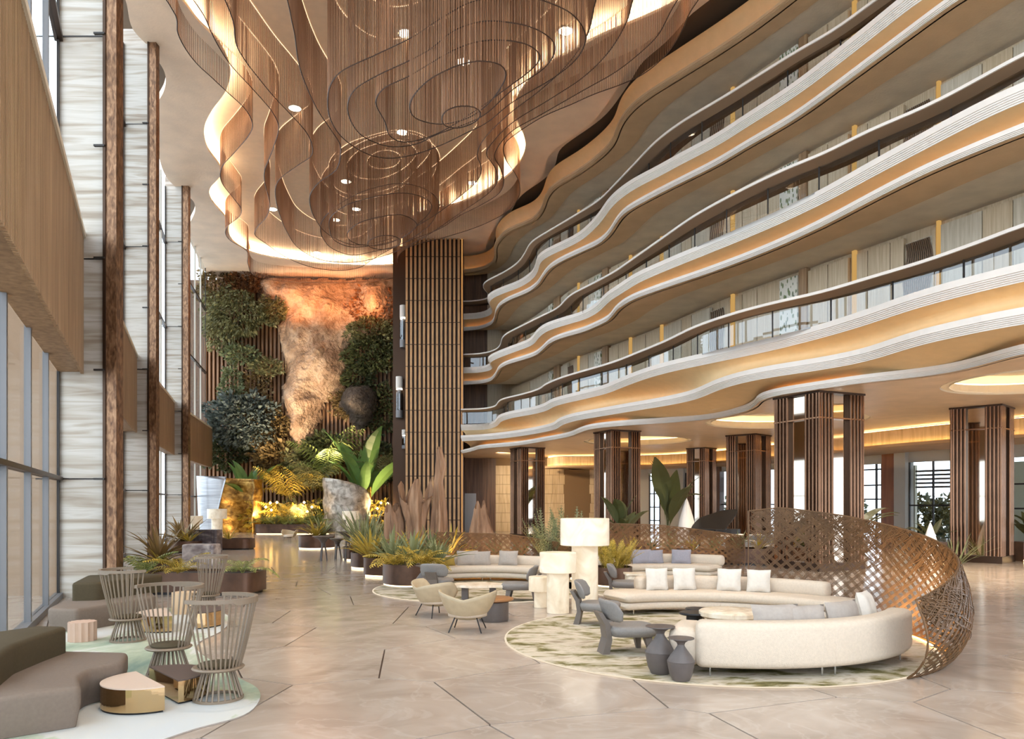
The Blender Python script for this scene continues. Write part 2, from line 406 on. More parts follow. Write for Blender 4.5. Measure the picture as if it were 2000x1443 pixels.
# roof over everything, so no sky light leaks from above
ROOF = m_plain('roof_slab', (120, 104, 86), .9)
struct(MB().prism([(-3.0, -4), (-9.2, 11), (-10.6, 17.2), (-16.6, 31.1), (-25, 60), (-25, 68), (44, 68), (44, -4)], Zc+1.6, Zc+2.0).build('roof', ROOF), 'roof slab above the hall')
# end wall of the hall behind the planted wall
struct(MB().box(-27, -4.6, 62.6, 63.0, 0, Zc).build('wall_back', WOODD), 'end wall of the hall')

# ================================================================== BALCONIES
TR = {
 'A2': [(900, 840), (940, 839), (962, 834), (969, 829), (976, 822), (1000, 815), (1040, 808), (1064, 801), (1076, 794), (1100, 787), (1140, 778), (1180, 768), (1200, 760), (1250, 741), (1300, 726.5), (1400, 705), (1500, 684), (1560, 669), (1620, 653), (1700, 628.5), (1760, 608), (1840, 585), (1920, 565), (2000, 546)],
 'B2': [(900, 861), (940, 859), (1000, 853), (1050, 845), (1080, 838), (1092, 830), (1120, 821), (1160, 814), (1220, 804), (1300, 791), (1350, 780), (1400, 760), (1440, 748), (1500, 736), (1600, 721), (1680, 706), (1740, 688), (1800, 670), (1860, 657), (1920, 644), (2000, 630)],
 'C2': [(900, 886), (922, 881), (940, 876), (1010, 870), (1060, 862), (1110, 853), (1136, 843), (1160, 837), (1220, 831), (1300, 826), (1380, 819), (1440, 808), (1472, 795), (1484, 782), (1520, 772), (1600, 760), (1700, 746), (1780, 738), (1860, 727), (1920, 712), (2000, 690)],
 'R2': [(900, 798), (940, 797), (966, 792), (971, 786), (980, 778), (1020, 768), (1052, 758), (1066, 748), (1100, 734), (1140, 722), (1200, 704), (1240, 688), (1300, 663), (1360, 634), (1440, 607), (1520, 586), (1600, 568), (1700, 538), (1800, 508), (1880, 480), (1960, 450), (2000, 433)],
 'A3': [(900, 728), (935, 727), (955, 722), (957, 716), (952, 710), (962, 702), (1000, 687), (1034, 674), (1049, 657), (1066, 645), (1100, 634), (1140, 622), (1164, 608), (1184, 588), (1212, 570), (1240, 552), (1300, 525.5), (1400, 485), (1500, 443), (1600, 396), (1700, 342), (1800, 289), (1900, 237), (1974, 202)],
 'B3': [(900, 751), (930, 750), (954, 746), (967, 735), (976, 720), (990, 712), (1020, 703), (1044, 695), (1060, 683), (1074, 670), (1100, 659), (1140, 648), (1170, 635), (1188, 626), (1204, 606), (1230, 588), (1260, 576), (1300, 562), (1400, 528), (1500, 490), (1600, 445), (1700, 393), (1800, 343), (1900, 300), (2000, 260)],
 'R3': [(900, 691), (940, 689), (966, 682), (977, 672), (979, 662), (986, 652), (1020, 634), (1060, 614), (1088, 600), (1100, 588), (1114, 574), (1160, 550), (1200, 528), (1240, 500), (1300, 457.5), (1360, 416), (1440, 372), (1500, 342), (1560, 315), (1600, 300), (1700, 250), (1816, 200), (2000, 100)],
 'A4': [(900, 623), (935, 621), (955, 614), (957, 604), (951, 592), (958, 582), (980, 572), (1012, 560), (1036, 544), (1046, 528), (1050, 512), (1066, 500), (1096, 486), (1128, 470), (1154, 448), (1170, 430), (1190, 402), (1210, 384), (1240, 364), (1280, 344), (1320, 322), (1400, 280), (1450, 248), (1550, 184), (1650, 108), (1786, 0)],
 'B4': [(900, 645), (930, 644), (956, 636), (965, 626), (967, 614), (974, 600), (990, 588), (1012, 579), (1036, 568), (1052, 554), (1062, 538), (1078, 521), (1100, 508.5), (1140, 490), (1170, 476), (1190, 457), (1204, 434), (1220, 416), (1250, 398), (1300, 372), (1340, 352), (1400, 322), (1450, 292), (1550, 234), (1590, 206), (1650, 162), (1869, 0)],
 'R4': [(900, 587), (930, 586), (955, 580), (952, 570), (943, 560), (946, 550), (980, 532), (1010, 512), (1026, 490), (1037, 471), (1070, 450), (1120, 420), (1170, 388), (1200, 358), (1240, 316), (1280, 274), (1330, 236), (1410, 188), (1490, 138), (1550, 100), (1630, 54), (1703, 0)],
 'B5': [(900, 532), (930, 530), (956, 520), (966, 506), (965, 490), (970, 474), (994, 452), (1040, 432), (1056, 414), (1066, 386), (1080, 368), (1130, 338), (1170, 308), (1196, 280), (1206, 250), (1225, 222), (1250, 199), (1330, 148), (1410, 98), (1480, 50), (1545, 0)],
}
HB = {'A2': 5.192, 'B2': 4.083, 'C2': 3.564, 'R2': 6.512, 'A3': 9.46, 'B3': 8.73, 'R3': 10.78, 'A4': 13.772, 'B4': 13.04, 'R4': 15.136, 'B5': 17.35}
EXT = [(15.5, 12.5), (18.5, 5), (20.5, -3)]
CUR = {k: trace(v, HB[k], .4, ext=EXT) for k, v in TR.items()}
WALLP = cr([(-4.5, 60), (-1.2, 57.5), (1.0, 53), (4.0, 44), (6.0, 39.8), (7.5, 36.0), (9.2, 31.2), (10.9, 27.7), (11.95, 25.6), (13.3, 22.9), (17, 15.2), (20.6, 7), (23.5, -3)], 8)
def wall_x(y):
    for a, b in zip(WALLP, WALLP[1:]):
        if min(a.y, b.y) <= y <= max(a.y, b.y): return a.x+(b.x-a.x)*(y-a.y)/((b.y-a.y) or 1e-9)
    return WALLP[0].x if y > WALLP[0].y else WALLP[-1].x
def wall_at(px):
    """where the sight line through photo column px meets the corridor wall"""
    k = (px-1000)/FPX
    for a, b in zip(WALLP, WALLP[1:]):
        fa, fb = a.x-k*a.y, b.x-k*b.y
        if fa*fb <= 0: return a.lerp(b, fa/(fa-fb) if fa != fb else 0)
    return WALLP[-1].copy()
def ribbed(h, z0, ribs=5, step=.03):
    """vertical fascia profile: flat upper part over ribs that step back downwards like stacked boards"""
    pr = [(.06+step*ribs, z0)]; rib_h = h*.55/ribs; zr = z0
    for k in range(ribs):
        o = step*(ribs-k)
        pr += [(o, zr), (o, zr+rib_h)]; zr += rib_h
    pr += [(0.0, zr), (0.0, z0+h), (.35, z0+h)]
    return pr
def cove_between(ca, za, cb, zb, parent, ledm=LEDW, deep=.7):
    """curved, indirectly lit surface from the fascia above (bottom za on curve ca) to the tray behind the fascia below (top zb on curve cb)"""
    n = max(len(ca), len(cb)); tot = lambda c: sum((q-p).length for p, q in zip(c, c[1:]))
    a_ = resample(ca, tot(ca)/n); b_ = resample(cb, tot(cb)/n); k = min(len(a_), len(b_)); na, nb = normals(a_), normals(b_)
    rows = 7; V = []; F = []
    for i in range(k):
        p0 = a_[i]+na[i]*.17; p1 = b_[i]+nb[i]*.42
        nn = (na[i]+nb[i]).normalized()
        for r in range(rows):
            t = r/(rows-1); q = p0.lerp(p1, t)+nn*deep*math.sin(PI*t**.8)*.75; z = za+(zb-.14-za)*t
            V.append(Vector((q.x, q.y, z+.0)))
    for i in range(k-1):
        for r in range(rows-1): F.append((i*rows+r, (i+1)*rows+r, (i+1)*rows+r+1, i*rows+r+1))
    mb = MB(); mb.add(V, F); cv_ = mb.build('cove', COVE, parent, sm=True)
    sweep(cb, [(.0, zb), (.10, zb), (.10, zb-.14), (.55, zb-.14)]).build('cove_tray', COVE, cv_)
    led(cb, .13, .27, zb-.09, ledm, cv_)
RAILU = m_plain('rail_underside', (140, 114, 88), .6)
LEVELS = []
for lv, word in ((2, 'lowest'), (3, 'middle'), (4, 'top')):
    A, B, R = CUR['A%d' % lv], CUR['B%d' % lv], CUR['R%d' % lv]
    za, zb = EYE+HB['A%d' % lv], EYE+HB['B%d' % lv]; zr = EYE+HB['R%d' % lv]
    hA = .40; hB = .36 if lv == 2 else .26
    F_ = za+hA                                     # floor of this level
    bal = empty('balcony')
    tag(bal, {2: 'lowest wavy balcony with three ribbed white bands and glass rail', 3: 'middle wavy balcony with two ribbed white bands', 4: 'topmost wavy balcony just under the hall ceiling'}[lv], 'balcony', 'wavy balconies')
    sweep(A, ribbed(hA, za)).build('upper_fascia', FASCIA, bal)
    sweep(B, ribbed(hB, zb)).build('lower_fascia', FASCIA, bal)
    cove_between(A, za, B, zb+hB, bal)
    if lv == 2:
        C = CUR['C2']; zc = EYE+HB['C2']; hC = .25
        sweep(C, ribbed(hC, zc, 4)).build('bottom_fascia', FASCIA, bal)
        cove_between(B, zb, C, zc+hC, bal)
    else:
        inner = [Vector((p.x+.42*(wall_x(p.y)-p.x), p.y)) for p in B]
        mb = MB(); m_ = len(B)
        mb.add([Vector((p.x, p.y, zb)) for p in B]+[Vector((p.x, p.y, zb)) for p in inner]+[Vector((p.x, p.y, zb+.03)) for p in inner],
               [(i, i+1, m_+i+1, m_+i) for i in range(m_-1)]+[(m_+i, m_+i+1, 2*m_+i+1, 2*m_+i) for i in range(m_-1)])
        mb.build('soffit', SOFFIT, bal)
    # handrail ribbon: thin pale nose, broad brown underside
    NR = normals(R); V = []; F = []; U = []; UF = []
    for i, (p, nn) in enumerate(zip(R, NR)):
        w = .95+.32*math.sin(i*.11+lv*1.7)
        for off, z in ((0, zr), (0, zr-.085), (.04, zr-.09)): q = p+nn*off; V.append(Vector((q.x, q.y, z)))
        for off, z in ((w, zr-.03), (.05, zr+.01)): q = p+nn*off; V.append(Vector((q.x, q.y, z)))
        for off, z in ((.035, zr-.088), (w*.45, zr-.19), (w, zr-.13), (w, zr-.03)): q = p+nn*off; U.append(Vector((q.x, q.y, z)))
    for i in range(len(R)-1):
        for a_ in (0, 1, 3): F.append((i*5+a_, (i+1)*5+a_, (i+1)*5+a_+1, i*5+a_+1))
        F.append((i*5+4, (i+1)*5+4, (i+1)*5, i*5))
        for a_ in range(3): UF.append((i*4+a_, (i+1)*4+a_, (i+1)*4+a_+1, i*4+a_+1))
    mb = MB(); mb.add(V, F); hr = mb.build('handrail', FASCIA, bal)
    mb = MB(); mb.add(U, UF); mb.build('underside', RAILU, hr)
    # glass panes and posts under the rail
    k = 0; span = 5
    G = [p+nn*.5 for p, nn in zip(R, NR)]
    while k < len(G)-1:
        e = min(k+span, len(G)-1); seg = G[k:e+1]
        if seg[-1].y > 4 and len(seg) > 1:
            seg2 = [seg[0].lerp(seg[1], .04)]+seg[1:-1]+[seg[-1].lerp(seg[-2], .04)]
            gp = sweep(seg2, [(0, F_-.05), (0, zr-.12)]).build('glass_pane', GLASSR, bal)
            p = seg[0]; MB().box(p.x-.02, p.x+.02, p.y-.02, p.y+.02, F_-.1, zr-.12).build('post', FRAMED, gp)
        k = e
    # slab floor
    loop = [Vector((p.x, p.y)) for p in A]+[Vector((wall_x(-3)+4, -3)), Vector((28, -3)), Vector((28, 64)), Vector((-3.2, 64))]
    flat('slab_floor', [loop], F_-.05, STUCCO2, bal)
    LEVELS.append((lv, F_, bal))
# corridor ceilings (underside of the slab above)
for lv, zt in ((2, EYE+HB['B3']+.03), (3, EYE+HB['B4']+.03), (4, EYE+HB['B5']+.03)):
    src = CUR['B%d' % (lv+1)]
    inner = [Vector((p.x+.40*(wall_x(p.y)-p.x), p.y)) for p in src]
    wl = [Vector((wall_x(p.y)+.4, p.y)) for p in src]
    mb = MB(); m_ = len(src)
    mb.add([Vector((p.x, p.y, zt)) for p in inner]+[Vector((p.x, p.y, zt)) for p in wl], [(i, i+1, m_+i+1, m_+i) for i in range(m_-1)])
    struct(mb.build('corridor_ceiling', STUCCO2), 'plaster ceiling of a balcony corridor')
# cornice under the hall ceiling
B5 = CUR['B5']; z5 = EYE+HB['B5']
cor = struct(empty('ceiling_cornice'), 'gold-lit wavy cornice below the hall ceiling')
sweep(B5, ribbed(.25, z5)).build('fascia', SOFFIT, cor)
sweep(B5, [(.10, z5+1.25), (.35, z5+1.2), (.62, z5+.85), (.74, z5+.5), (.78, z5+.05)]).build('cove', COVE, cor, sm=True)
sweep(B5, [(.0, z5+.25), (.10, z5+.25), (.10, z5+.1), (1.2, z5+.1)]).build('cove_tray', COVE, cor)
led(B5, .13, .27, z5+.16, LEDW2, cor)
inner = [Vector((p.x+.42*(wall_x(p.y)-p.x), p.y)) for p in B5]; m_ = len(B5)
MB().add([Vector((p.x, p.y, z5)) for p in B5]+[Vector((p.x, p.y, z5)) for p in inner]+[Vector((p.x, p.y, z5+.03)) for p in inner],
   [(i, i+1, m_+i+1, m_+i) for i in range(m_-1)]+[(m_+i, m_+i+1, 2*m_+i+1, 2*m_+i) for i in range(m_-1)]).build('soffit', SOFFIT, cor)
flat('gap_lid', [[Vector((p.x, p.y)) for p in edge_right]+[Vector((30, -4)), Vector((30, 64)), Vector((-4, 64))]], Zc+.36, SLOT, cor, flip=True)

# ================================================================== CORRIDOR WALL with panels
wall_right = struct(empty('wall_right'), 'curved corridor wall behind the balconies with oak panels')
sweep([Vector(p) for p in WALLP], [(0.14, 5.9), (0.14, Zc+.6)]).build('wall_face', WOODL, wall_right)
LOUV = m_plain('brown_louvre_metal', (98, 74, 52), .45, metal=.4)
LEAFP = None
def m_leafpanel():
    m, t, out = nt('painted_leaf_panel')
    v = coords(t, (1.6, 1.6, 1.6)); vo = N_(t, 'ShaderNodeTexVoronoi'); vo.inputs['Scale'].default_value = 2.6; t.links.new(v, vo.inputs['Vector'])
    # leaf motif: stretched voronoi cells
    mp = N_(t, 'ShaderNodeMapping'); mp.inputs['Rotation'].default_value = (0, .7, 0); mp.inputs['Scale'].default_value = (2.6, 2.6, 1.0)
    t.links.new(v, mp.inputs['Vector']); vo2 = N_(t, 'ShaderNodeTexVoronoi'); vo2.inputs['Scale'].default_value = 2.3; t.links.new(mp.outputs[0], vo2.inputs['Vector'])
    mask = ramp(t, vo2.outputs['Distance'], [(.36, (1, 1, 1)), (.39, (0, 0, 0))])
    hue = ramp(t, vo.outputs['Distance'], [(.1, rgb((74, 92, 54))), (.5, rgb((120, 128, 84))), (.9, rgb((96, 104, 92)))])
    mx = N_(t, 'ShaderNodeMix'); mx.data_type = 'RGBA'; t.links.new(mask, mx.inputs[0]); mx.inputs[6].default_value = rgb((214, 208, 192)); t.links.new(hue, mx.inputs[7])
    princ(t, out, mx.outputs[2], .6); return m
LEAFP = m_leafpanel()
PGREY = m_streak('linen_wall_panel', [(.3, (176, 162, 138)), (.7, (206, 194, 172))], (12, 12, .7), .7)
PLAN = [ # photo columns along the wall: (from, to, kind)
 (1000, 1036, 'w'), (1036, 1072, 'g'), (1075, 1083, 'leaf'), (1083, 1096, 'ret'), (1096, 1110, 'g'), (1110, 1121, 'louv'), (1121, 1129, 'w'), (1129, 1133, 'post'),
 (1133, 1150, 'w'), (1150, 1164, 'g'), (1165, 1178, 'leaf'), (1178, 1190, 'ret'), (1190, 1209, 'w'), (1209, 1229, 'w'), (1230, 1235, 'post'), (1236, 1262, 'w'), (1262, 1290, 'w'), (1291, 1296, 'post'),
 (1297, 1332, 'g'), (1332, 1352, 'w'), (1352, 1388, 'g'), (1388, 1416, 'louv'), (1416, 1428, 'w'), (1429, 1436, 'post'), (1437, 1451, 'w'), (1451, 1480, 'w'), (1480, 1528, 'w'), (1528, 1563, 'leaf'), (1563, 1579, 'ret'),
 (1579, 1618, 'w'), (1618, 1658, 'w'), (1666, 1673, 'post'), (1674, 1696, 'w'), (1696, 1740, 'w'), (1740, 1767, 'w'), (1768, 1822, 'louv'), (1822, 1830, 'w'), (1831, 1837, 'post'), (1838, 1920, 'g'), (1920, 1980, 'w'), (1980, 2050, 'g'), (2050, 2120, 'w')]
LEDP = m_emit('post_light', (255, 200, 116), .34)
for lv, F_, bal in LEVELS:
    zt = EYE+HB['B%d' % (lv+1)]+.12
    for a_, b_, kd in PLAN:
        p0, p1 = wall_at(a_+.4), wall_at(b_-.4); t_ = (p1-p0); L = t_.length
        if L < .05: continue
        t_.normalize(); n_ = Vector((t_.y, -t_.x)); n_ = n_ if n_.x < 0 else -n_
        mb = MB()
        if kd in 'wg':
            local_box(mb, p0, t_, n_, .01, L-.01, -.1, .04, F_, zt-.25); mb.build('wall_panel', WOODL if kd == 'w' else PGREY, wall_right)
        elif kd == 'leaf':
            local_box(mb, p0, t_, n_, 0, L, -.1, .16, F_, zt-.3); mb.build('leaf_panel', LEAFP, wall_right)
        elif kd == 'ret':
            local_box(mb, p0, t_, n_, 0, L, -.1, .10, F_, zt-.1); mb.build('wall_return', WOODD if 0 else WOODS, wall_right)
        elif kd == 'post':
            local_box(mb, p0, t_, n_, 0, min(L, .14), -.05, .07, F_, zt); mb.build('light_post', LEDP, wall_right)
        else:
            local_box(mb, p0, t_, n_, 0, L, -.1, .0, F_, zt-.45); mb.build('wall_panel', PGREY, wall_right)
            ns = 13 if b_-a_ > 40 else 7
            for q in range(ns):
                s0 = L*(q+.5)/ns; pts = []
                for zz in range(13):
                    z = F_+.2+(zt-.7-F_)*zz/12; s1 = s0+.07*math.sin(zz*.75+q*.12); r = p0+t_*s1+n_*.05; pts.append((r.x, r.y, z))
                MB().tube(pts, .028, 4).build('wavy_slat', LOUV, wall_right)
# dark timber end wall of the balconies
struct(MB().box(-6.2, 3.0, 58.4, 58.8, EYE+HB['C2']+.4, Zc+.4).build('wall_end', WOODD), 'dark timber end wall behind the lift tower')
# ================================================================== GROUND FLOOR BELOW THE BALCONIES
ZG = EYE+HB['C2']                                  # its ceiling
BULK = trace([(1062, 892), (1075, 888.5), (1159, 887.5), (1292, 885), (1376, 879), (1435, 873), (1560, 858), (1675, 842), (1860, 822), (2000, 810)], 3.564, .5, ext=[(23.5, 24), (27, 14), (29, 4), (29, -3)], sm=3)
GWALL = cr([(-9.0, 57.6), (-5.0, 57.6), (2.6, 57.6), (6.4, 57.6), (11.5, 55.5), (17, 50), (20.6, 43), (25, 36), (31, 28), (34, 14), (34, -3)], 8)
def gwall_at(px):
    k = (px-1000)/FPX
    for a, b in zip(GWALL, GWALL[1:]):
        fa, fb = a.x-k*a.y, b.x-k*b.y
        if fa*fb <= 0: return a.lerp(b, fa/(fa-fb) if fa != fb else 0)
    return GWALL[-1].copy()
rings = []
for px, py, r in ((1245, 861, 3.0), (1533, 822, 3.3), (2045, 744, 2.7)):
    x, y = plan(px, py, 3.564); rings.append((Vector((x, y)), r))
holes = [[Vector((c.x+r*math.cos(k*PI/24), c.y+r*math.sin(k*PI/24))) for k in range(48)] for c, r in rings]
C2 = CUR['C2']
loop = [Vector(p) for p in C2]+[Vector((36, -3)), Vector((36, 62)), Vector((-3.8, 62))]
gceil = struct(flat('ceiling_lower', [loop]+holes, ZG, m_plain('satin_gold_plaster', (216, 190, 160), .42, noise=.08, scale=1.5, bmp=.25, bscale=10), flip=True), 'satin plaster ceiling over the lounge under the balconies')
LEDR = m_emit('coffer_led', (255, 226, 180), 5)
RINGW = m_plain('ring_plaster', (238, 224, 198), .6)
for (c, r), hl in zip(rings, holes):
    rg = struct(empty('ceiling_coffer', (c.x, c.y, ZG)), 'round glowing ceiling coffer')
    MB().lathe([(r-.25, 0), (r-.25, .05), (r, .05), (r, 0)][::-1], 48, cap=False).build('coffer_rim', RINGW, rg)
    MB().lathe([(r-.02, 0), (r-.02, .3), (r+.45, .3), (r+.5, .75), (0.01, .8)], 48, cap=False).build('coffer_dome', RINGW, rg, sm=False)
    MB().lathe([(r+.12, .36), (r+.32, .36)], 24, cap=False).build('coffer_led', LEDR, rg)
    MB().lathe([(r*.62, .60), (r*.62, .52), (r*.80, .52), (r*.80, .60)], 48, cap=False).build('inner_ring', RINGW, rg)
# bulkhead with oak lining and two led lines
bk = struct(empty('ceiling_bulkhead'), 'curved oak bulkhead with light coves behind the columns')
sweep(BULK, [(.25, ZG-.12), (.25, ZG-.78)]).build('bulkhead_face', WOODTILE, bk)
sweep(BULK, [(.0, ZG-.78), (.0, ZG-.9), (.1, ZG-.92), (3.5, ZG-.92)]).build('bulkhead_lip', SOFFIT, bk)
sweep(BULK, [(.0, ZG-.78), (.06, ZG-.76), (.25, ZG-.84)]).build('bulkhead_shelf', COVE, bk)
LEDB = m_emit('bulkhead_led', (255, 214, 146), 5.5)
led(BULK, .08, .18, ZG-.765, LEDB, bk)
led(BULK, .30, .55, ZG-.06, LEDB, bk)
sweep(BULK, [(.25, ZG-.12), (.6, ZG-.12)]).build('bulkhead_top', COVE, bk)
# back wall: oak tiles at the left, glazing to the right
gw = struct(empty('wall_lounge'), 'back wall of the lounge: oak tiles, panels and tall windows')
CREAM = m_plain('cream_wall', (206, 196, 178), .7)
GREYW = m_plain('pale_grey_wall', (196, 194, 186), .7)
def gseg(a_, b_, z0, z1, mat, name, o0=-.1, o1=.05):
    p0, p1 = gwall_at(a_), gwall_at(b_); t_ = p1-p0; L = t_.length; t_.normalize(); n_ = Vector((t_.y, -t_.x)); n_ = n_ if n_.y < 0 else -n_
    mb = MB(); local_box(mb, p0, t_, n_, 0, L, o0, o1, z0, z1); return mb.build(name, mat, gw)
gseg(872, 968.5, 0, ZG, WOODD, 'dark_panel')
# door opening in the dark panel
gseg(902, 930, 0, 2.95, m_plain('satin_grey_door', (158, 152, 148), .35, metal=.3), 'door_leaf', .0, .10)
rows_ = 7
TBACK = m_plain('tile_joint_brown', (132, 102, 66), .7)
rt = random.Random(4)
for (a_, b_) in ((968, 1000), (1060, 1166)):
    for k in range(rows_):
        z0, z1 = (ZG*.9)*k/rows_, (ZG*.9)*(k+1)/rows_
        off = rt.uniform(0, 12); x = a_
        cuts = [a_]
        x = a_+off+10
        while x < b_-6: cuts.append(x); x += 24+rt.uniform(-8, 8)
        cuts.append(b_)
        for u, w in zip(cuts, cuts[1:]): gseg(u+.15, w-.15, z0+.012, z1-.012, WOODTILE, 'oak_tile', -.1, .06+rt.uniform(0, .02))
    gseg(a_-2, b_+2, 0, ZG, TBACK, 'tile_backing', -.2, -.02)
gseg(1000, 1060, 0, ZG, CREAM, 'plain_wall'); gseg(1166, 1268, 0, ZG, CREAM, 'plain_wall')
def window(a_, b_, mull, trans, name='window_pane', z1=4.4, louv=False):
    gseg(a_, b_, .05, z1, GLASS, name, -.02, .0)
    for m in mull: gseg(m-1.2, m+1.2, 0, z1, FRAMED, 'mullion', -.06, .06)
    for z in trans: gseg(a_, b_, z-.04, z+.04, FRAMED, 'transom', -.05, .05)
    gseg(a_, b_, z1, ZG, GREYW, 'window_head')
    if louv:
        for k in range(5): gseg(a_, b_, 3.0+k*.22, 3.1+k*.22, m_louv, 'louvre_blade', -.9, -.6)
m_louv = m_plain('grey_louvre_blade', (112, 104, 100), .6)
window(1268, 1290, [1269, 1278, 1289], [.9, 1.9, 2.9, 3.9])
gseg(1290, 1328, 0, ZG, CREAM, 'plain_wall'); gseg(1328, 1338, 0, ZG, GREYW, 'wall_pier', -.3, .3)
window(1338, 1396, [1340, 1352], [2.1], louv=True)
gseg(1396, 1410, 0, ZG, WOODD, 'walnut_pier', -.3, .3)
window(1410, 1432, [1421, 1431], [2.1], louv=True)
gseg(1432, 1500, 0, ZG, GREYW, 'plain_wall')
window(1500, 1640, [1503, 1560, 1602], [2.1], louv=True)
gseg(1640, 1676, 0, ZG, GREYW, 'wall_pier', -.3, .3)
window(1676, 1726, [1677, 1712, 1723], [1.55, 2.4, 3.2, 4.1])
gseg(1677, 1724, 0, 4.4, m_plain('pale_green_wall', (206, 208, 190), .7), 'room_beyond', -3.2, -3.0)
gseg(1726, 1754, 0, ZG, m_streak('orange_veneer', [(.3, (120, 66, 34)), (.7, (168, 104, 62))], (3, 3, .3), .4), 'veneer_panel', -.2, .2)
gseg(1754, 1776, 0, ZG, GREYW, 'wall_pier', -.4, .4)
window(1776, 1864, [1777, 1823, 1862], [2.05], louv=True)
gseg(1864, 1900, 0, ZG, GREYW, 'wall_pier', -.3, .3)
window(1900, 2060, [1902, 1976, 2050], [1.9, 3.1])
gseg(1902, 2058, 0, 4.4, MATS['pale_green_wall'], 'room_beyond', -4.2, -4.0)
gseg(2060, 2300, 0, ZG, GREYW, 'plain_wall')

# ================================================================== SLATTED MIRROR COLUMNS
CFLUTE = m_plain('column_bronze', (122, 90, 68), .24, metal=.85, noise=.12, scale=2)
def column(cx, cy, w, rot, slat_w, label, pans=(1, 1, 1, 1), corner=.62):
    """mirror-clad core whose corners carry rounded bundles of bronze flutes"""
    col = empty('lounge_column', (cx, cy, 0), rot); tag(col, label, 'column', 'slatted bronze columns')
    h = w/2
    MB().box(-h+.12, h-.12, -h+.12, h-.12, 0, ZG).build('mirror_core', MIRROR, col)
    for sx in (-1, 1):
        for sy in (-1, 1):
            fl = MB(); c = corner*w/2
            # flutes on the two outer faces of the corner bundle, joined round the arris
            ns = max(3, int(c/slat_w)); pts = []
            for k in range(ns): pts.append((sx*h, sy*(h-c+c*(k+.3)/ns)))
            for k in range(ns): pts.append((sx*(h-c+c*(k+.3)/ns), sy*h))
            pts.append((sx*(h-.01), sy*(h-.01)))
            for (x, y) in pts:
                r = slat_w*.36; poly = [(x+r*math.cos(a*PI/3), y+r*math.sin(a*PI/3)) for a in range(6)]
                fl.prism(poly, 0, ZG)
            fb_ = fl.build('flute_bundle', CFLUTE, col)
            x0, x1 = sorted((sx*(h-c), sx*(h-.02))); y0, y1 = sorted((sy*(h-c), sy*(h-.02)))
            MB().box(x0, x1, y0, y1, 0, ZG).build('bundle_core', BRONZED, fb_)
            if sy == -1:
                r0 = h-.0
    MB().box(-h-.03, h+.03, -h-.03, h+.03, ZG-.86, ZG-.82).build('ring_band', BRONZE2, col)
    MB().box(-h-.05, h+.05, -h-.05, h+.05, ZG-.06, ZG).build('head_trim', BRONZED, col)
    MB().box(-h-.05, h+.05, -h-.05, h+.05, 0, .25).build('base_trim', BRONZED, col)
    return col
def colpos(px, d): return ((px-1000)/FPX*d, d)
for px, d, w, rot, lab in ((1598, 24.6, 1.9, .42, 'wide slatted bronze column with mirror strip just right of the woven screen'), (1918, 27.6, 1.6, .75, 'slatted bronze column in front of the tall windows near the frame edge'),
                           (1462, 38.6, 1.6, .78, 'slatted bronze column behind the low woven screen'), (1205, 36.6, 1.6, .42, 'slatted bronze column behind the potted palm'),
                           (1030, 47.3, 1.6, .42, 'slatted bronze column before the oak tile wall'), (1370, 47.5, 1.3, .78, 'slim far slatted column between the garden windows')):
    x, y = colpos(px, d); column(x, y, w, rot, .12, lab)
# plinth wall behind the big screen at right
pl = empty('bronze_planter', (0, 0, 0)); tag(pl, 'long low bronze planter wall at the foot of the window-side column', 'planter')
MB().box(18.75, 29, 27.4, 28.2, 0, .72).build('front', STEEL, pl); MB().box(15.2, 15.95, 27.4, 28.2, 0, .72).build('end_block', STEEL, pl)
MB().box(18.75, 29, 27.36, 27.4, .02, .07).build('foot_light', LEDB, pl); MB().box(15.2, 15.95, 27.36, 27.4, .02, .07).build('foot_light', LEDB, pl)

# ================================================================== LIFT TOWER
TD = 52.8
tx0, tx1 = (790-1000)/FPX*TD, (900-1000)/FPX*TD
tower = empty('lift_tower', (0, 0, 0)); tag(tower, 'tall lift tower clad in bronze vertical fins from floor to ceiling', 'tower')
MB().box(tx0, tx1, TD+.35, TD+4.5, 0, Zc-.01).build('core', BRONZED, tower)
TGOLD = m_plain('tower_dark_back', (66, 46, 32), .5, metal=.3)
TFIN = m_plain('tower_bronze_fin', (188, 146, 102), .45, metal=.35, noise=.1, scale=1.5)
MB().box(tx0+.02, tx1-.02, TD+.28, TD+.345, 0, Zc).build('backing', TGOLD, tower)
nf = 13
for k in range(nf):
    x = tx0+(tx1-tx0)*(k+.5)/nf
    MB().box(x-.075, x+.075, TD, TD+.3, 0, Zc-.01).build('fin', TFIN, tower)
zz = 1.0; 
while zz < Zc:
    MB().box(tx0, tx1, TD-.015, TD+.02, zz-.022, zz+.022).build('cross_bar', BRONZED, tower); zz += 1.55
MB().box(tx1, tx1+.16, TD+.2, TD+.5, 0, Zc-.01).build('side_fin', BRONZE2, tower)
MB().box(tx1+.05, tx1+.10, TD+.12, TD+.2, 0, Zc-.01).build('side_led', m_emit('tower_led', (255, 190, 110), .5), tower)
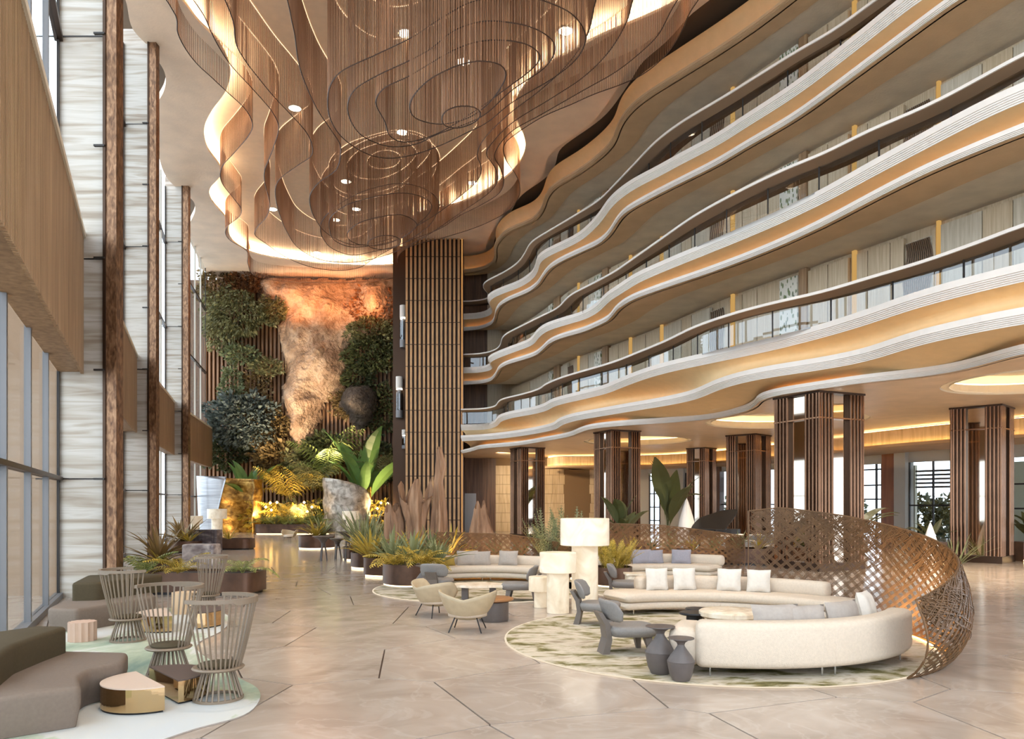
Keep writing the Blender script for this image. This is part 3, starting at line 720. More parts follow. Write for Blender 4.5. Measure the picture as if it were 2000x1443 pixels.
# dark shaft side with glass cabins
sx0 = (770-1000)/FPX*(TD+2.2)
MB().box(sx0, tx0-.02, TD+1.6, TD+4.4, 0, Zc-.01).build('shaft_wall', BRONZED, tower)
CABL = m_emit('cabin_light', (255, 236, 206), 5)
for (y0, y1, px) in ((588, 672, 783), (730, 812, 775), (836, 874, 787)):
    zt, zb_ = EYE+(HOR-y0)/FPX*TD, EYE+(HOR-y1)/FPX*TD; x = (px-1000)/FPX*TD; r = .26; h = zt-zb_
    cb = empty('glass_lift', (x, TD+1.2, zb_)); tag(cb, {588: 'uppermost lit glass lift cabin on the tower side', 730: 'middle lit glass lift cabin on the tower side', 836: 'lowest lit glass lift cabin on the tower side'}[y0], 'lift')
    MB().lathe([(r, 0), (r, h*.18)], 20).build('floor_ring', FRAMEG, cb)
    MB().lathe([(r*.96, h*.18), (r*.96, h*.72)], 20).build('glass_cylinder', GLASSR, cb)
    MB().lathe([(r*.4, h*.2), (r*.4, h*.7)], 10).build('cabin_core', FRAMEG, cb)
    MB().lathe([(r*.8, h*.69), (r*.8, h*.71)], 20).build('ceiling_light', CABL, cb)
    MB().lathe([(r, h*.72), (r, h)], 20).build('top_drum', FASCIA, cb)
    MB().box(-.1, .1, .1, .42, h*.1, h*.9).build('guide_rail', BRONZED, cb)
# ================================================================== CEILING SCULPTURE: hanging strand curtains
STRAND = m_plain('bronze_strand', (146, 108, 80), .5, metal=.2)
RIM = m_plain('curtain_rim', (70, 50, 38), .5, metal=.4)
def closed_loop(px, H): return [Vector(plan(x, y, H)) for x, y in px]
CURT = [ # traced lower rims: pixels, height above eye, closing plan points, words
 ([(343, 30), (347, 64), (364, 98), (386, 126), (410, 148), (442, 178), (478, 212), (491, 234), (493, 248), (486, 264), (456, 300), (436, 322), (430, 340), (434, 358), (460, 392), (471, 408), (468, 422), (446, 440), (440, 454), (448, 468), (482, 490), (484, 515), (500, 540), (550, 549), (620, 552), (695, 551), (770, 542), (778, 500), (800, 482), (870, 463), (940, 440), (992, 412), (1013, 385), (1015, 362), (1008, 342), (988, 312), (983, 292), (988, 278), (1004, 264), (1060, 228), (1120, 202), (1160, 184), (1210, 166), (1254, 146), (1300, 108), (1332, 60), (1350, 20)],
  17.6, [(7.6, 21.5), (7, 17.5), (2, 15), (-4, 15), (-9.5, 17), (-12, 21.5)], 'outermost wavy curtain of hanging bronze strands'),
 ([(398, 30), (412, 62), (430, 96), (450, 126), (490, 170), (510, 192), (530, 216), (542, 238), (544, 254), (536, 282), (524, 314), (517, 332), (517, 356), (524, 384), (527, 404), (520, 424), (501, 446), (498, 459), (520, 476), (560, 503), (610, 522), (660, 528), (700, 523), (730, 505), (780, 478), (860, 446), (900, 420), (940, 400), (974, 378), (984, 355), (978, 330), (966, 306), (972, 288), (1000, 256), (1060, 222), (1140, 176), (1200, 142), (1240, 112), (1284, 70), (1314, 15)],
  17.2, [(6.4, 21), (5.5, 17.5), (1, 16), (-5, 16.4), (-9.5, 19), (-10.9, 22.5)], 'second wavy strand curtain, inside the outermost one'),
 ([(455, 40), (462, 88), (480, 120), (500, 146), (536, 190), (570, 226), (598, 258), (610, 285), (608, 304), (580, 324), (546, 350), (538, 368), (540, 396), (546, 418), (560, 452), (585, 486), (630, 508), (690, 512), (760, 496), (830, 462), (900, 415), (960, 372), (972, 350), (966, 326), (950, 300), (962, 278), (1000, 240), (1080, 190), (1140, 150), (1190, 100), (1225, 40), (1236, 0)],
  16.9, [(4.6, 20), (2, 17.4), (-4, 17.2), (-8.2, 20), (-9.3, 22.5)], 'third wavy strand curtain, inside the second one'),
 ([(566, 20), (576, 70), (582, 116), (592, 152), (620, 214), (648, 256), (664, 282), (665, 304), (656, 332), (622, 357), (606, 380), (606, 402), (616, 428), (642, 458), (690, 478), (750, 470), (830, 432), (890, 390), (934, 350), (940, 326), (932, 304), (942, 276), (990, 226), (1060, 172), (1110, 124), (1146, 70), (1160, 15)],
  16.6, [(2.6, 20), (0, 18.6), (-4, 18.8), (-6.6, 21)], 'fourth wavy strand curtain, wrapped round both oval clusters'),
 ([(640, 196), (645, 232), (666, 266), (700, 292), (730, 305), (760, 309), (800, 304), (860, 284), (910, 260), (950, 240), (1000, 200), (1084, 150), (1130, 110), (1144, 70), (1120, 30), (1080, 8), (1030, -6), (970, -6), (920, 4), (864, 34), (806, 72), (736, 106), (666, 140), (646, 165)],
  14.5, [], 'large outer oval strand curtain of the front cluster'),
 ([(679, 206), (686, 238), (710, 267), (760, 286), (810, 282), (850, 264), (940, 228), (1000, 176), (1066, 130), (1084, 98), (1078, 78), (1040, 54), (980, 42), (940, 42), (890, 58), (840, 96), (800, 118), (736, 148), (692, 176)],
  14.0, [], 'second oval strand curtain of the front cluster'),
 ([(734, 200), (752, 238), (762, 266), (784, 277), (812, 275), (860, 258), (930, 215), (990, 172), (1044, 130), (1055, 110), (1036, 90), (1000, 80), (940, 80), (890, 96), (840, 124), (800, 148), (748, 174)],
  13.6, [], 'third oval strand curtain of the front cluster'),
 ([(800, 208), (808, 228), (830, 238), (862, 242), (910, 232), (950, 206), (982, 164), (988, 142), (976, 126), (940, 119), (900, 126), (870, 138), (838, 156), (810, 184)],
  12.6, [], 'inner oval strand curtain of the front cluster'),
 ([(863, 234), (868, 220), (882, 211), (902, 207), (928, 210), (938, 219), (935, 232), (918, 243), (892, 250), (870, 246)],
  11.5, [], 'central strand cylinder of the front cluster, hanging lowest'),
 ([(626, 446), (630, 430), (650, 408), (680, 388), (720, 370), (780, 358), (820, 365), (848, 381), (858, 398), (854, 414), (842, 436), (816, 458), (780, 478), (730, 491), (686, 498), (650, 486), (630, 464)],
  16.8, [], 'outer oval strand curtain of the rear cluster'),
 ([(644, 450), (646, 424), (680, 399), (720, 387), (776, 377), (806, 379), (832, 388), (843, 401), (838, 416), (818, 436), (780, 466), (724, 480), (684, 482), (654, 470)],
  16.2, [], 'second oval strand curtain of the rear cluster'),
 ([(678, 458), (684, 448), (704, 434), (740, 424), (780, 419), (800, 425), (814, 438), (806, 450), (780, 467), (740, 479), (704, 478), (684, 470)],
  15.5, [], 'third oval strand curtain of the rear cluster'),
 ([(718, 476), (724, 468), (742, 461), (762, 460), (780, 466), (782, 474), (768, 484), (744, 487), (726, 484)],
  14.8, [], 'central strand cylinder of the rear cluster'),
]
for px, H, close, lab in CURT:
    c = cr(closed_loop(px, H)+[Vector(p) for p in close], 6, True)
    c = resample(c, .085, True)
    cu = empty('strand_curtain', (c[0].x, c[0].y, EYE+H)); tag(cu, lab, 'hanging sculpture', 'strand curtains of the ceiling sculpture')
    o = Vector((c[0].x, c[0].y, EYE+H)); z1 = ZI-EYE-H
    mb = MB(); V = []; F = []; r = .0118
    for i, p in enumerate(c):
        x, y = p.x-o.x, p.y-o.y; b = len(V)
        for k in range(3):
            a = 2.1*k+i; V.append(Vector((x+r*math.cos(a), y+r*math.sin(a), 0)))
        for k in range(3):
            a = 2.1*k+i; V.append(Vector((x+r*math.cos(a), y+r*math.sin(a), z1)))
        F += [(b, b+1, b+4, b+3), (b+1, b+2, b+5, b+4), (b+2, b, b+3, b+5)]
    mb.add(V, F); tag(mb.build('strands', STRAND, cu), kind='stuff')
    c2 = resample(c, .18, True)
    MB().tube([(p.x-o.x, p.y-o.y, 0) for p in c2], .022, 4, closed=True).build('lower_rim', RIM, cu)
    c3 = [Vector((p.x-o.x, p.y-o.y)) for p in resample(c, .16, True)]
    sweep(c3, [(-.018, z1-.02), (.018, z1-.02)], closed=True).build('led_line', LEDL, cu)
for i, (px, py) in enumerate(((792, 65), (576, 211), (676, 354), (786, 258), (695, 408), (655, 429), (532, 408), (923, 357), (619, 493), (1105, 60), (905, 120))):
    x, y = plan(px, py, 19.5)
    dl = struct(empty('ceiling_downlight', (x, y, ZI)), 'small round recessed downlight')
    MB().lathe([(.30, -.012), (.30, 0), (.36, 0), (.36, -.03), (.30, -.03)], 20, cap=False).build('trim_ring', FASCIA, dl)
    MB().lathe([(.01, -.02), (.29, -.02)], 20, cap=False).build('lens', DOWNL, dl)
# ================================================================== FURNITURE helpers
def rrect(x0, x1, z0, z1, r, n=3):
    """rounded rectangle profile, counter-clockwise"""
    pts = []
    for cx, cz, a in ((x1-r, z0+r, -PI/2), (x1-r, z1-r, 0), (x0+r, z1-r, PI/2), (x0+r, z0+r, PI)):
        for k in range(n+1): pts.append((cx+r*math.cos(a+PI/2*k/n), cz+r*math.sin(a+PI/2*k/n)))
    return pts
def path_block(c, w0, w1, z0, z1, r, end_r=None, mb=None):
    """upholstered block: rounded profile along a plan path, rounded at both ends"""
    end_r = r if end_r is None else end_r; mb = mb or MB()
    prof = rrect(w0, w1, z0, z1, r); m = len(prof); cx, cz = (w0+w1)/2, (z0+z1)/2
    c = [Vector(p) for p in c]; N = normals(c); t0 = (c[1]-c[0]).normalized(); t1 = (c[-1]-c[-2]).normalized()
    rows = []
    k = 4
    def ring(p, n, ins): # inset profile
        out = []
        for x, z in prof:
            sx = max(abs(w1-w0)/2-ins, .01)/(abs(w1-w0)/2); sz = max(abs(z1-z0)/2-ins, .01)/(abs(z1-z0)/2)
            X = cx+(x-cx)*sx; Z = cz+(z-cz)*sz; q = p+n*X; out.append(Vector((q.x, q.y, Z)))
        return out
    for i in range(k):
        a = PI/2*i/k; rows.append(ring(c[0]-t0*end_r*math.sin(PI/2-a)+t0*end_r*0, N[0], end_r*(1-math.sin(a))))
    for p, n in zip(c, N): rows.append(ring(p, n, 0))
    for i in range(k-1, -1, -1):
        a = PI/2*i/k; rows.append(ring(c[-1]+t1*end_r*math.sin(PI/2-a), N[-1], end_r*(1-math.sin(a))))
    V = [v for rw in rows for v in rw]; F = []
    for i in range(len(rows)-1):
        for j in range(m): F.append((i*m+j, (i+1)*m+j, (i+1)*m+(j+1) % m, i*m+(j+1) % m))
    F.append(tuple(range(m))); F.append(tuple(range(len(V)-1, len(V)-m-1, -1)))
    mb.add(V, F); return mb
def arc(cx, cy, r, a0, a1, n=28):
    return [Vector((cx+r*math.cos(math.radians(a0+(a1-a0)*k/n)), cy+r*math.sin(math.radians(a0+(a1-a0)*k/n)))) for k in range(n+1)]
def soft_prism(poly, z0, z1, r=.06, taper=0.0, n=3):
    """polygon block with softened upper and vertical edges"""
    P = [Vector(p) for p in poly]
    area = sum(P[i].cross(P[(i+1) % len(P)]) for i in range(len(P)))
    if area < 0: P.reverse()
    # round the corners
    Q = []
    for i in range(len(P)):
        a, b, c = P[i-1], P[i], P[(i+1) % len(P)]; u = (a-b); w = (c-b); rr = min(r*1.6, u.length*.4, w.length*.4)
        s = b+u.normalized()*rr; e = b+w.normalized()*rr
        for k in range(4):
            t = k/3; Q.append(s*(1-t)**2+b*2*t*(1-t)+e*t*t)
    m = len(Q)
    def inset(d):
        out = []
        for i in range(m):
            t = (Q[(i+1) % m]-Q[i-1]); t.normalize(); out.append(Q[i]+Vector((-t.y, t.x))*d)
        return out
    rows = [(inset(taper), z0), (inset(0), z0+(z1-z0)*.55)]
    for k in range(n+1):
        a = PI/2*k/n; rows.append((inset(r*(1-math.cos(a))), z1-r+r*math.sin(a)))
    V = []; F = []
    for pts, z in rows: V += [Vector((p.x, p.y, z)) for p in pts]
    for i in range(len(rows)-1):
        for j in range(m): F.append((i*m+j, i*m+(j+1) % m, (i+1)*m+(j+1) % m, (i+1)*m+j))
    mb = MB(); mb.add(V, F)
    top = V[-m:]; tr = tessellate_polygon([[Vector((v.x, v.y, 0)) for v in top]]); b = len(V)-m
    mb.f += [tuple(b+i for i in t) if (top[t[1]]-top[t[0]]).cross(top[t[2]]-top[t[0]]).z > 0 else tuple(b+i for i in reversed(t)) for t in tr]
    mb.f += [tuple(reversed(range(m)))]
    return mb
def pillow_mesh(w, h, t, n=10, seed=0):
    rr = random.Random(seed); mb = MB(); V = []; F = []
    for s in (1, -1):
        for i in range(n+1):
            for j in range(n+1):
                u, v = i/n*2-1, j/n*2-1
                k = (1-abs(u)**3.2)*(1-abs(v)**3.2); pinch = 1-.07*(1-abs(u*v))*(abs(u)**3+abs(v)**3)
                V.append(Vector((u*w/2*pinch, s*t/2*max(k, 0)**.55+.012*math.sin(u*5+seed)*k, v*h/2*pinch)))
    m = (n+1)**2
    for i in range(n):
        for j in range(n):
            a, b, c, d = i*(n+1)+j, (i+1)*(n+1)+j, (i+1)*(n+1)+j+1, i*(n+1)+j+1
            F.append((a, d, c, b)); F.append((m+a, m+b, m+c, m+d))
    mb.add(V, F); return mb
def pillow(loc, rz, tilt, w, h, t, mat, label, seed=0):
    o = pillow_mesh(w, h, t, seed=seed).build('cushion', mat, sm=True); o.location = loc; o.rotation_euler = (tilt, 0, rz)
    tag(o, label, 'cushion', 'cushions on the sofas'); return o
CREAMF = m_plain('cream_boucle', (208, 192, 172), .9, noise=.05, scale=30, bmp=.35, bscale=120, spec=.2)
WHITEF = m_plain('white_linen', (216, 207, 194), .9, noise=.04, scale=20, bmp=.2, bscale=90, spec=.2)
GREYF = m_plain('grey_linen', (168, 158, 148), .9, noise=.05, scale=20, bmp=.2, bscale=90, spec=.2)
LILACF = m_plain('cool_grey_linen', (150, 146, 152), .9, noise=.05, scale=20, spec=.2)
OCHREF = m_plain('ochre_linen', (168, 142, 72), .9, noise=.06, scale=20, spec=.2)
GREYC = m_plain('grey_wool', (132, 127, 122), .85, noise=.06, scale=40, bmp=.2, bscale=140, spec=.2)
TAUPEF = m_plain('taupe_wool', (122, 108, 96), .9, noise=.05, scale=30, bmp=.15, bscale=120, spec=.2)
OLIVEF = m_plain('dark_olive_wool', (78, 68, 50), .9, noise=.06, scale=30, spec=.2)
SANDL = m_plain('sand_leather', (178, 160, 130), .55, noise=.07, scale=9)
ASHW = m_plain('grey_stained_ash', (104, 94, 86), .5, noise=.1, scale=8)
BLACKM = m_plain('black_metal', (40, 38, 38), .4, metal=.6)
CHROME = m_plain('pale_chrome', (190, 190, 190), .2, metal=1)
TAUPER = m_plain('taupe_lacquer', (128, 111, 92), .5, noise=.05, scale=6)
GOLDP = m_plain('polished_gold', (206, 176, 132), .07, metal=1)
BROWNT = m_plain('brown_lacquer', (84, 68, 62), .4)
PINKT = m_plain('pale_pink_lacquer', (206, 182, 162), .4)
CLAY = m_plain('dark_clay_glaze', (92, 84, 80), .45, noise=.08, scale=12)
TRAVT = m_streak('travertine_table', [(.3, (196, 172, 140)), (.5, (226, 208, 182)), (.7, (238, 226, 206))], (6, 6, 3), .4)
# ------------------------------------------------------------------ rugs
def m_rug(name, base, stops, sc, rot=0.0, thr=(.45, .62)):
    m, t, out = nt(name); v = coords(t, sc, rot=(0, 0, rot))
    n = N_(t, 'ShaderNodeTexNoise'); n.inputs['Scale'].default_value = 1; n.inputs['Detail'].default_value = 7; n.inputs['Roughness'].default_value = .62; n.inputs['Distortion'].default_value = .5
    t.links.new(v, n.inputs['Vector']); p = princ(t, out, ramp(t, n.outputs['Fac'], [(a, rgb(c)) for a, c in stops]), .95, 0, .1); return m
RUGR = m_rug('mossy_rug', None, [(.30, (70, 64, 34)), (.41, (122, 114, 76)), (.49, (176, 166, 144)), (.57, (196, 185, 167)), (.66, (150, 136, 114)), (.74, (88, 76, 58))], (1.7, 3.4, 1), .35)
RUGL = m_rug('watercolour_rug', None, [(.34, (104, 126, 118)), (.44, (150, 160, 138)), (.515, (180, 185, 164)), (.53, (198, 196, 188)), (.75, (188, 192, 194))], (.40, .30, 1), .9)
GLOWW = m_emit('rug_edge_light', (255, 236, 208), .55, False)
GC1 = Vector((3.06, 11.7)); GC2 = Vector((-.70, 18.6)); GC3 = Vector((4.1, 19.2))
for (c, r, lab) in ((GC1, 3.15, 'round moss-patterned rug under the near cream sofas'), (GC2, 2.7, 'round moss-patterned rug under the sand armchairs group'), (GC3, 2.8, 'round moss-patterned rug behind the tall alabaster lamp')):
    rg = empty('round_rug', (c.x, c.y, 0)); tag(rg, lab, 'rug', 'round moss-patterned rugs')
    pi_ = MB().lathe([(r, .003), (r, .016), (r-.02, .02), (.001, .02)], 72, cap=False).build('pile', RUGR, rg)
    MB().lathe([(r+.03, .003), (r+.03, .014), (r, .014)], 72, cap=False).build('light_edge', GLOWW, pi_)
blob = cr([(-3.3, 6.3), (-2.95, 6.95), (-2.66, 7.4), (-2.70, 8.0), (-2.9, 8.5), (-3.25, 8.95), (-3.8, 9.7), (-4.5, 10.7), (-4.75, 11.4), (-4.78, 12.2), (-5.0, 13.2), (-5.5, 14.3), (-6.3, 15.0), (-7.5, 15.0), (-8.3, 14.2), (-7.75, 12.5), (-6.85, 10.6), (-6.15, 9.0), (-5.5, 7.4), (-4.9, 6.3), (-4.3, 5.6)], 5, True)
rg = empty('organic_rug', (0, 0, 0)); tag(rg, 'blob-shaped watercolour rug under the slatted chairs by the windows', 'rug')
flat('pile', [blob], .016, RUGL, rg)
sweep(blob, [(0, .002), (0, .016)], closed=True).build('binding', GREYF, rg)
# ------------------------------------------------------------------ curved sofas
def legs(parent, pts, z=.12):
    for x, y in pts: MB().tube([(x, y, .02), (x, y, z)], .012, 6).build('leg', CHROME, parent)
def sofa_near():
    s = empty('curved_sofa', (0, 0, 0)); tag(s, 'curved cream sofa with its back to us inside the big woven screen', 'sofa', 'curved cream sofas')
    c = GC1
    for a0, a1, nm in ((-106, -73.2, 'near'), (-72.6, -34, 'far')):
        b = path_block(arc(c.x, c.y, 2.62, a0, a1), -.22, .12, .13, .69, .09, .08).build('backrest', CREAMF, s, sm=True)
        path_block(arc(c.x, c.y, 2.62, a0+1, a1-1), .10, .86, .11, .26, .06, .06).build('base', CREAMF, s, sm=True)
        path_block(arc(c.x, c.y, 2.62, a0+1, a1-1), .10, .90, .26, .44, .07, .08).build('seat_cushion', CREAMF, s, sm=True)
    path_block(arc(c.x, c.y, 2.62, -112.5, -108.5, 5), -.16, .62, .13, .60, .12, .10).build('armrest', CREAMF, s, sm=True)
    legs(s, [(c.x+r*math.cos(math.radians(a)), c.y+r*math.sin(math.radians(a))) for r in (2.72, 1.85) for a in (-104, -75, -71, -38)], .15)
    return s
sofa_near()
def sofa_far(cx, cy, r, spans, backs, lab, seat_d=.85, hb=.68, arms=()):
    s = empty('curved_sofa', (0, 0, 0)); tag(s, lab, 'sofa', 'curved cream sofas')
    for a0, a1 in spans:
        path_block(arc(cx, cy, r, a0, a1), -seat_d, 0, .11, .25, .06, .10).build('base', CREAMF, s, sm=True)
        path_block(arc(cx, cy, r, a0, a1), -seat_d, .03, .25, .43, .08, .12).build('seat_cushion', CREAMF, s, sm=True)
    for a0, a1 in backs:
        path_block(arc(cx, cy, r, a0, a1), -seat_d-.02, -seat_d+.26, .38, hb, .10, .08).build('backrest', CREAMF, s, sm=True)
    for a in arms:
        path_block(arc(cx, cy, r, a-2, a+2, 4), -seat_d, -.05, .25, .62, .1, .08).build('armrest', CREAMF, s, sm=True)
    legs(s, [(cx+q*math.cos(math.radians(a)), cy+q*math.sin(math.radians(a))) for q in (r+.1, r+seat_d-.12) for sp in spans for a in (sp[0]+3, sp[1]-3)], .13)
    return s
sofa_far(3.28, 11.8, 2.42, [(25, 73.5), (74.3, 116)], [(38, 73.2), (74.6, 104)], 'curved cream sofa facing us across the travertine table')
sofa_far(GC2.x, GC2.y-.1, 1.75, [(50, 89.6), (90.4, 134)], [(48, 89.4), (90.6, 136)], 'curved cream sofa before the low woven screen, beside the alabaster lamps', arms=(137,))
sofa_far(GC3.x+.1, GC3.y-.1, 1.75, [(50, 89.6), (90.4, 134)], [(48, 89.4), (90.6, 136)], 'curved cream sofa seen behind the facing sofa, with lilac cushions', arms=(139,))
def on_arc(cx, cy, r, a): return (cx+r*math.cos(math.radians(a)), cy+r*math.sin(math.radians(a)))
for k, (a, w) in enumerate(((99, .44), (88, .46), (71, .46), (60, .44))):
    x, y = on_arc(3.28, 11.8, 2.86, a)
    pillow((x, y, .64), math.radians(a-90)+(.12 if k % 2 else -.1), -.22, w, .44, .16, WHITEF, ('leftmost white square cushion on the sofa facing us', 'second white square cushion from the left on the sofa facing us', 'third white square cushion from the left on the sofa facing us', 'rightmost white square cushion on the sofa facing us')[k], k)
for a, w, h, m_, lab, z in ((-84, .62, .3, GREYF, 'flat grey cushion nearest the arm of the sofa with its back to us', .72), (-74, .62, .3, GREYF, 'grey cushion at the middle of the sofa with its back to us', .70), (-58, .66, .34, GREYF, 'long grey cushion in the far half of the sofa with its back to us', .70), (-42, .46, .46, WHITEF, 'white upright cushion at the screen end of the sofa with its back to us', .72)):
    x, y = on_arc(GC1.x, GC1.y, 2.34, a); pillow((x, y, z-.02), math.radians(a-90), .25, w, h, .18, m_, lab, int(-a))
for cx, cy, tp in ((GC2.x, GC2.y-.1, 0), (GC3.x+.1, GC3.y-.1, 1)):
    G1 = GREYF if tp == 0 else LILACF; nm = ('before the low woven screen beside the lamps', 'behind the facing sofa')[tp]
    for k, (a, w, h, mt, wd) in enumerate(((120, .5, .26, OCHREF, 'small ochre cushion'), (104, .6, .42, G1, 'grey cushion by the ochre one'), (95, .6, .40, G1, 'grey cushion by the seam'), (74, .55, .42, G1, 'lone grey end cushion'))):
        x, y = on_arc(cx, cy, 2.16, a); pillow((x, y, .43+h*.46), math.radians(a-90), -.25, w, h, .16, mt, wd+' on sofa '+nm, k+9)
# ------------------------------------------------------------------ tables of the near lounge
t = empty('travertine_table', (3.42, 11.75, .02)); tag(t, 'round travertine coffee table on three drum legs', 'table')
MB().lathe([(.44, .32), (.47, .34), (.47, .40), (.44, .42)], 40).build('top', TRAVT, t, angle=40)
for a in (.3, 2.4, 4.5): MB().lathe([(.12, 0), (.12, .32)], 20, (.25*math.cos(a), .25*math.sin(a), 0)).build('leg', TRAVT, t, angle=40)
for x, y, r, h, lab in ((2.92, 11.95, .24, .36, 'small black round side table beside the travertine one'), (3.12, 12.55, .2, .34, 'smaller black drum table behind the travertine one')):
    t = empty('drum_table', (x, y, .02)); tag(t, lab, 'table')
    MB().lathe([(r, h-.035), (r+.01, h-.02), (r, h)], 32).build('top', BLACKM, t)
    MB().lathe([(r*.55, .02), (r*.55, h-.035)], 24).build('stem', BLACKM, t, angle=40); MB().lathe([(r*.8, 0), (r*.8, .02)], 24).build('foot', CLAY, t)
def vase_table(x, y, s, lab):
    t = empty('vase_table', (x, y, .021 if min((Vector((x, y))-q).length for q in (GC1, GC2)) < 3.1 else .003)); tag(t, lab, 'table', 'clay vase side tables')
    MB().lathe([(r*s, z*s) for r, z in ((.13, 0), (.175, .09), (.205, .24), (.215, .30))], 36).build('body', CLAY, t, angle=35)
    MB().lathe([(r*s, z*s) for r, z in ((.216, .302), (.17, .38), (.10, .47), (.06, .53), (.055, .555))], 36, cap=False).build('shoulder', CLAY, t, sm=True)
    MB().lathe([(r*s, z*s) for r, z in ((.055, .555), (.07, .59), (.13, .63), (.205, .648), (.205, .66))], 36).build('dish_top', CLAY, t, angle=35)
vase_table(1.83, 9.22, .88, 'taller dark clay vase-shaped side table at the sofa end')
vase_table(2.0, 8.85, .76, 'shorter dark clay vase-shaped side table at the sofa end')
vase_table(-2.05, 17.45, 1.0, 'taller dark clay vase-shaped side table beside the nearest steel planter')
vase_table(-1.72, 17.75, .82, 'shorter dark clay vase-shaped side table beside the nearest steel planter')
t = empty('travertine_cube', (2.95, 17.9, .02)); tag(t, 'small square travertine side table behind the tall lamp', 'table')
soft_prism([(-.22, -.22), (.22, -.22), (.22, .22), (-.22, .22)], 0, .40, .03).build('block', TRAVT, t, angle=40); MB().box(-.25, .25, -.25, .25, .40, .44).build('top', TRAVT, t)
# ------------------------------------------------------------------ grey lounge chairs
def lounge_chair(x, y, face, lab, z=.02):
    """face: heading of the sitter in degrees"""
    c = empty('lounge_chair', (x, y, z), math.radians(face)); tag(c, lab, 'chair', 'grey lounge chairs')
    # seat: rounded slab, wider at the front (+x is the front)
    seat = [(-.26, -.22), (-.10, -.30), (.20, -.33), (.36, -.25), (.40, 0), (.36, .25), (.20, .33), (-.10, .30), (-.26, .22)]
    soft_prism(cr(seat, 3, True), .25, .39, .05, .03).build('seat', GREYC, c, sm=True)
    # backrest: curved pad, leaning back
    V = []; F = []; m = 12; nn = 18
    for i in range(nn+1):
        u = i/nn*2-1; y_ = .335*u; x_ = -.285+.15*u*u; hh = .145*(1-abs(u)**9)**.5+.004; zc = .615-.02*u*u; tx = .34*u; nl = (1+tx*tx)**.5
        for k in range(m):
            a = 2*PI*k/m; ca, sa = math.cos(a), math.sin(a); dz = hh*math.copysign(abs(sa)**.6, sa); th = .032*math.copysign(abs(ca)**.7, ca)*(1-abs(u)**8*.7)
            V.append(Vector((x_+th/nl-(dz+.14)*.34, y_-th*tx/nl, zc+dz)))
    for i in range(nn):
        for k in range(m): F.append((i*m+k, (i+1)*m+k, (i+1)*m+(k+1) % m, i*m+(k+1) % m))
    F += [tuple(range(m)), tuple(range((nn+1)*m-1, nn*m-1, -1))]
    mb = MB(); mb.add(V, F); mb.build('backrest', GREYC, c, sm=True)
    # broad rear leg that carries the back
    st = MB(); pr = [(-.40, 0), (-.30, 0), (-.26, .20), (-.29, .42), (-.40, .58), (-.46, .58), (-.36, .40), (-.335, .22)]
    for s0, s1 in ((-.13, .13),):
        n = len(pr); V = [Vector((px, s0, pz)) for px, pz in pr]+[Vector((px, s1, pz)) for px, pz in pr]
        st.add(V, [(i, (i+1) % n, n+(i+1) % n, n+i) for i in range(n)]+[tuple(range(n-1, -1, -1)), tuple(range(n, 2*n))])
    st.build('rear_leg', ASHW, c)
    for s in (-1, 1):
        lg = MB(); pr = [(.22, s*.20, .25, .055), (.27, s*.25, 0.0, .03)]
        (x0, y0, z0, r0), (x1, y1, z1, r1) = pr
        V = [Vector((x0+a*r0, y0+b*r0, z0)) for a, b in ((-1, -1), (1, -1), (1, 1), (-1, 1))]+[Vector((x1+a*r1, y1+b*r1, z1)) for a, b in ((-1, -1), (1, -1), (1, 1), (-1, 1))]
        lg.add(V, [(0, 1, 5, 4), (1, 2, 6, 5), (2, 3, 7, 6), (3, 0, 4, 7), (0, 3, 2, 1), (4, 5, 6, 7)]); lg.build('leg', ASHW, c)
    return c
lounge_chair(1.48, 13.0, -14, 'grey lounge chair directly in front of the tall alabaster lamp')
lounge_chair(1.62, 10.55, 12, 'grey lounge chair beside the clay vase tables')
lounge_chair(2.5, 16.6, -8, 'grey lounge chair just behind the tall alabaster lamp')
lounge_chair(.18, 16.2, 172, 'grey lounge chair left of the small alabaster lamps, turned towards the sand armchairs')
lounge_chair(-1.7, 17.0, 75, 'grey lounge chair half hidden behind a sand armchair')
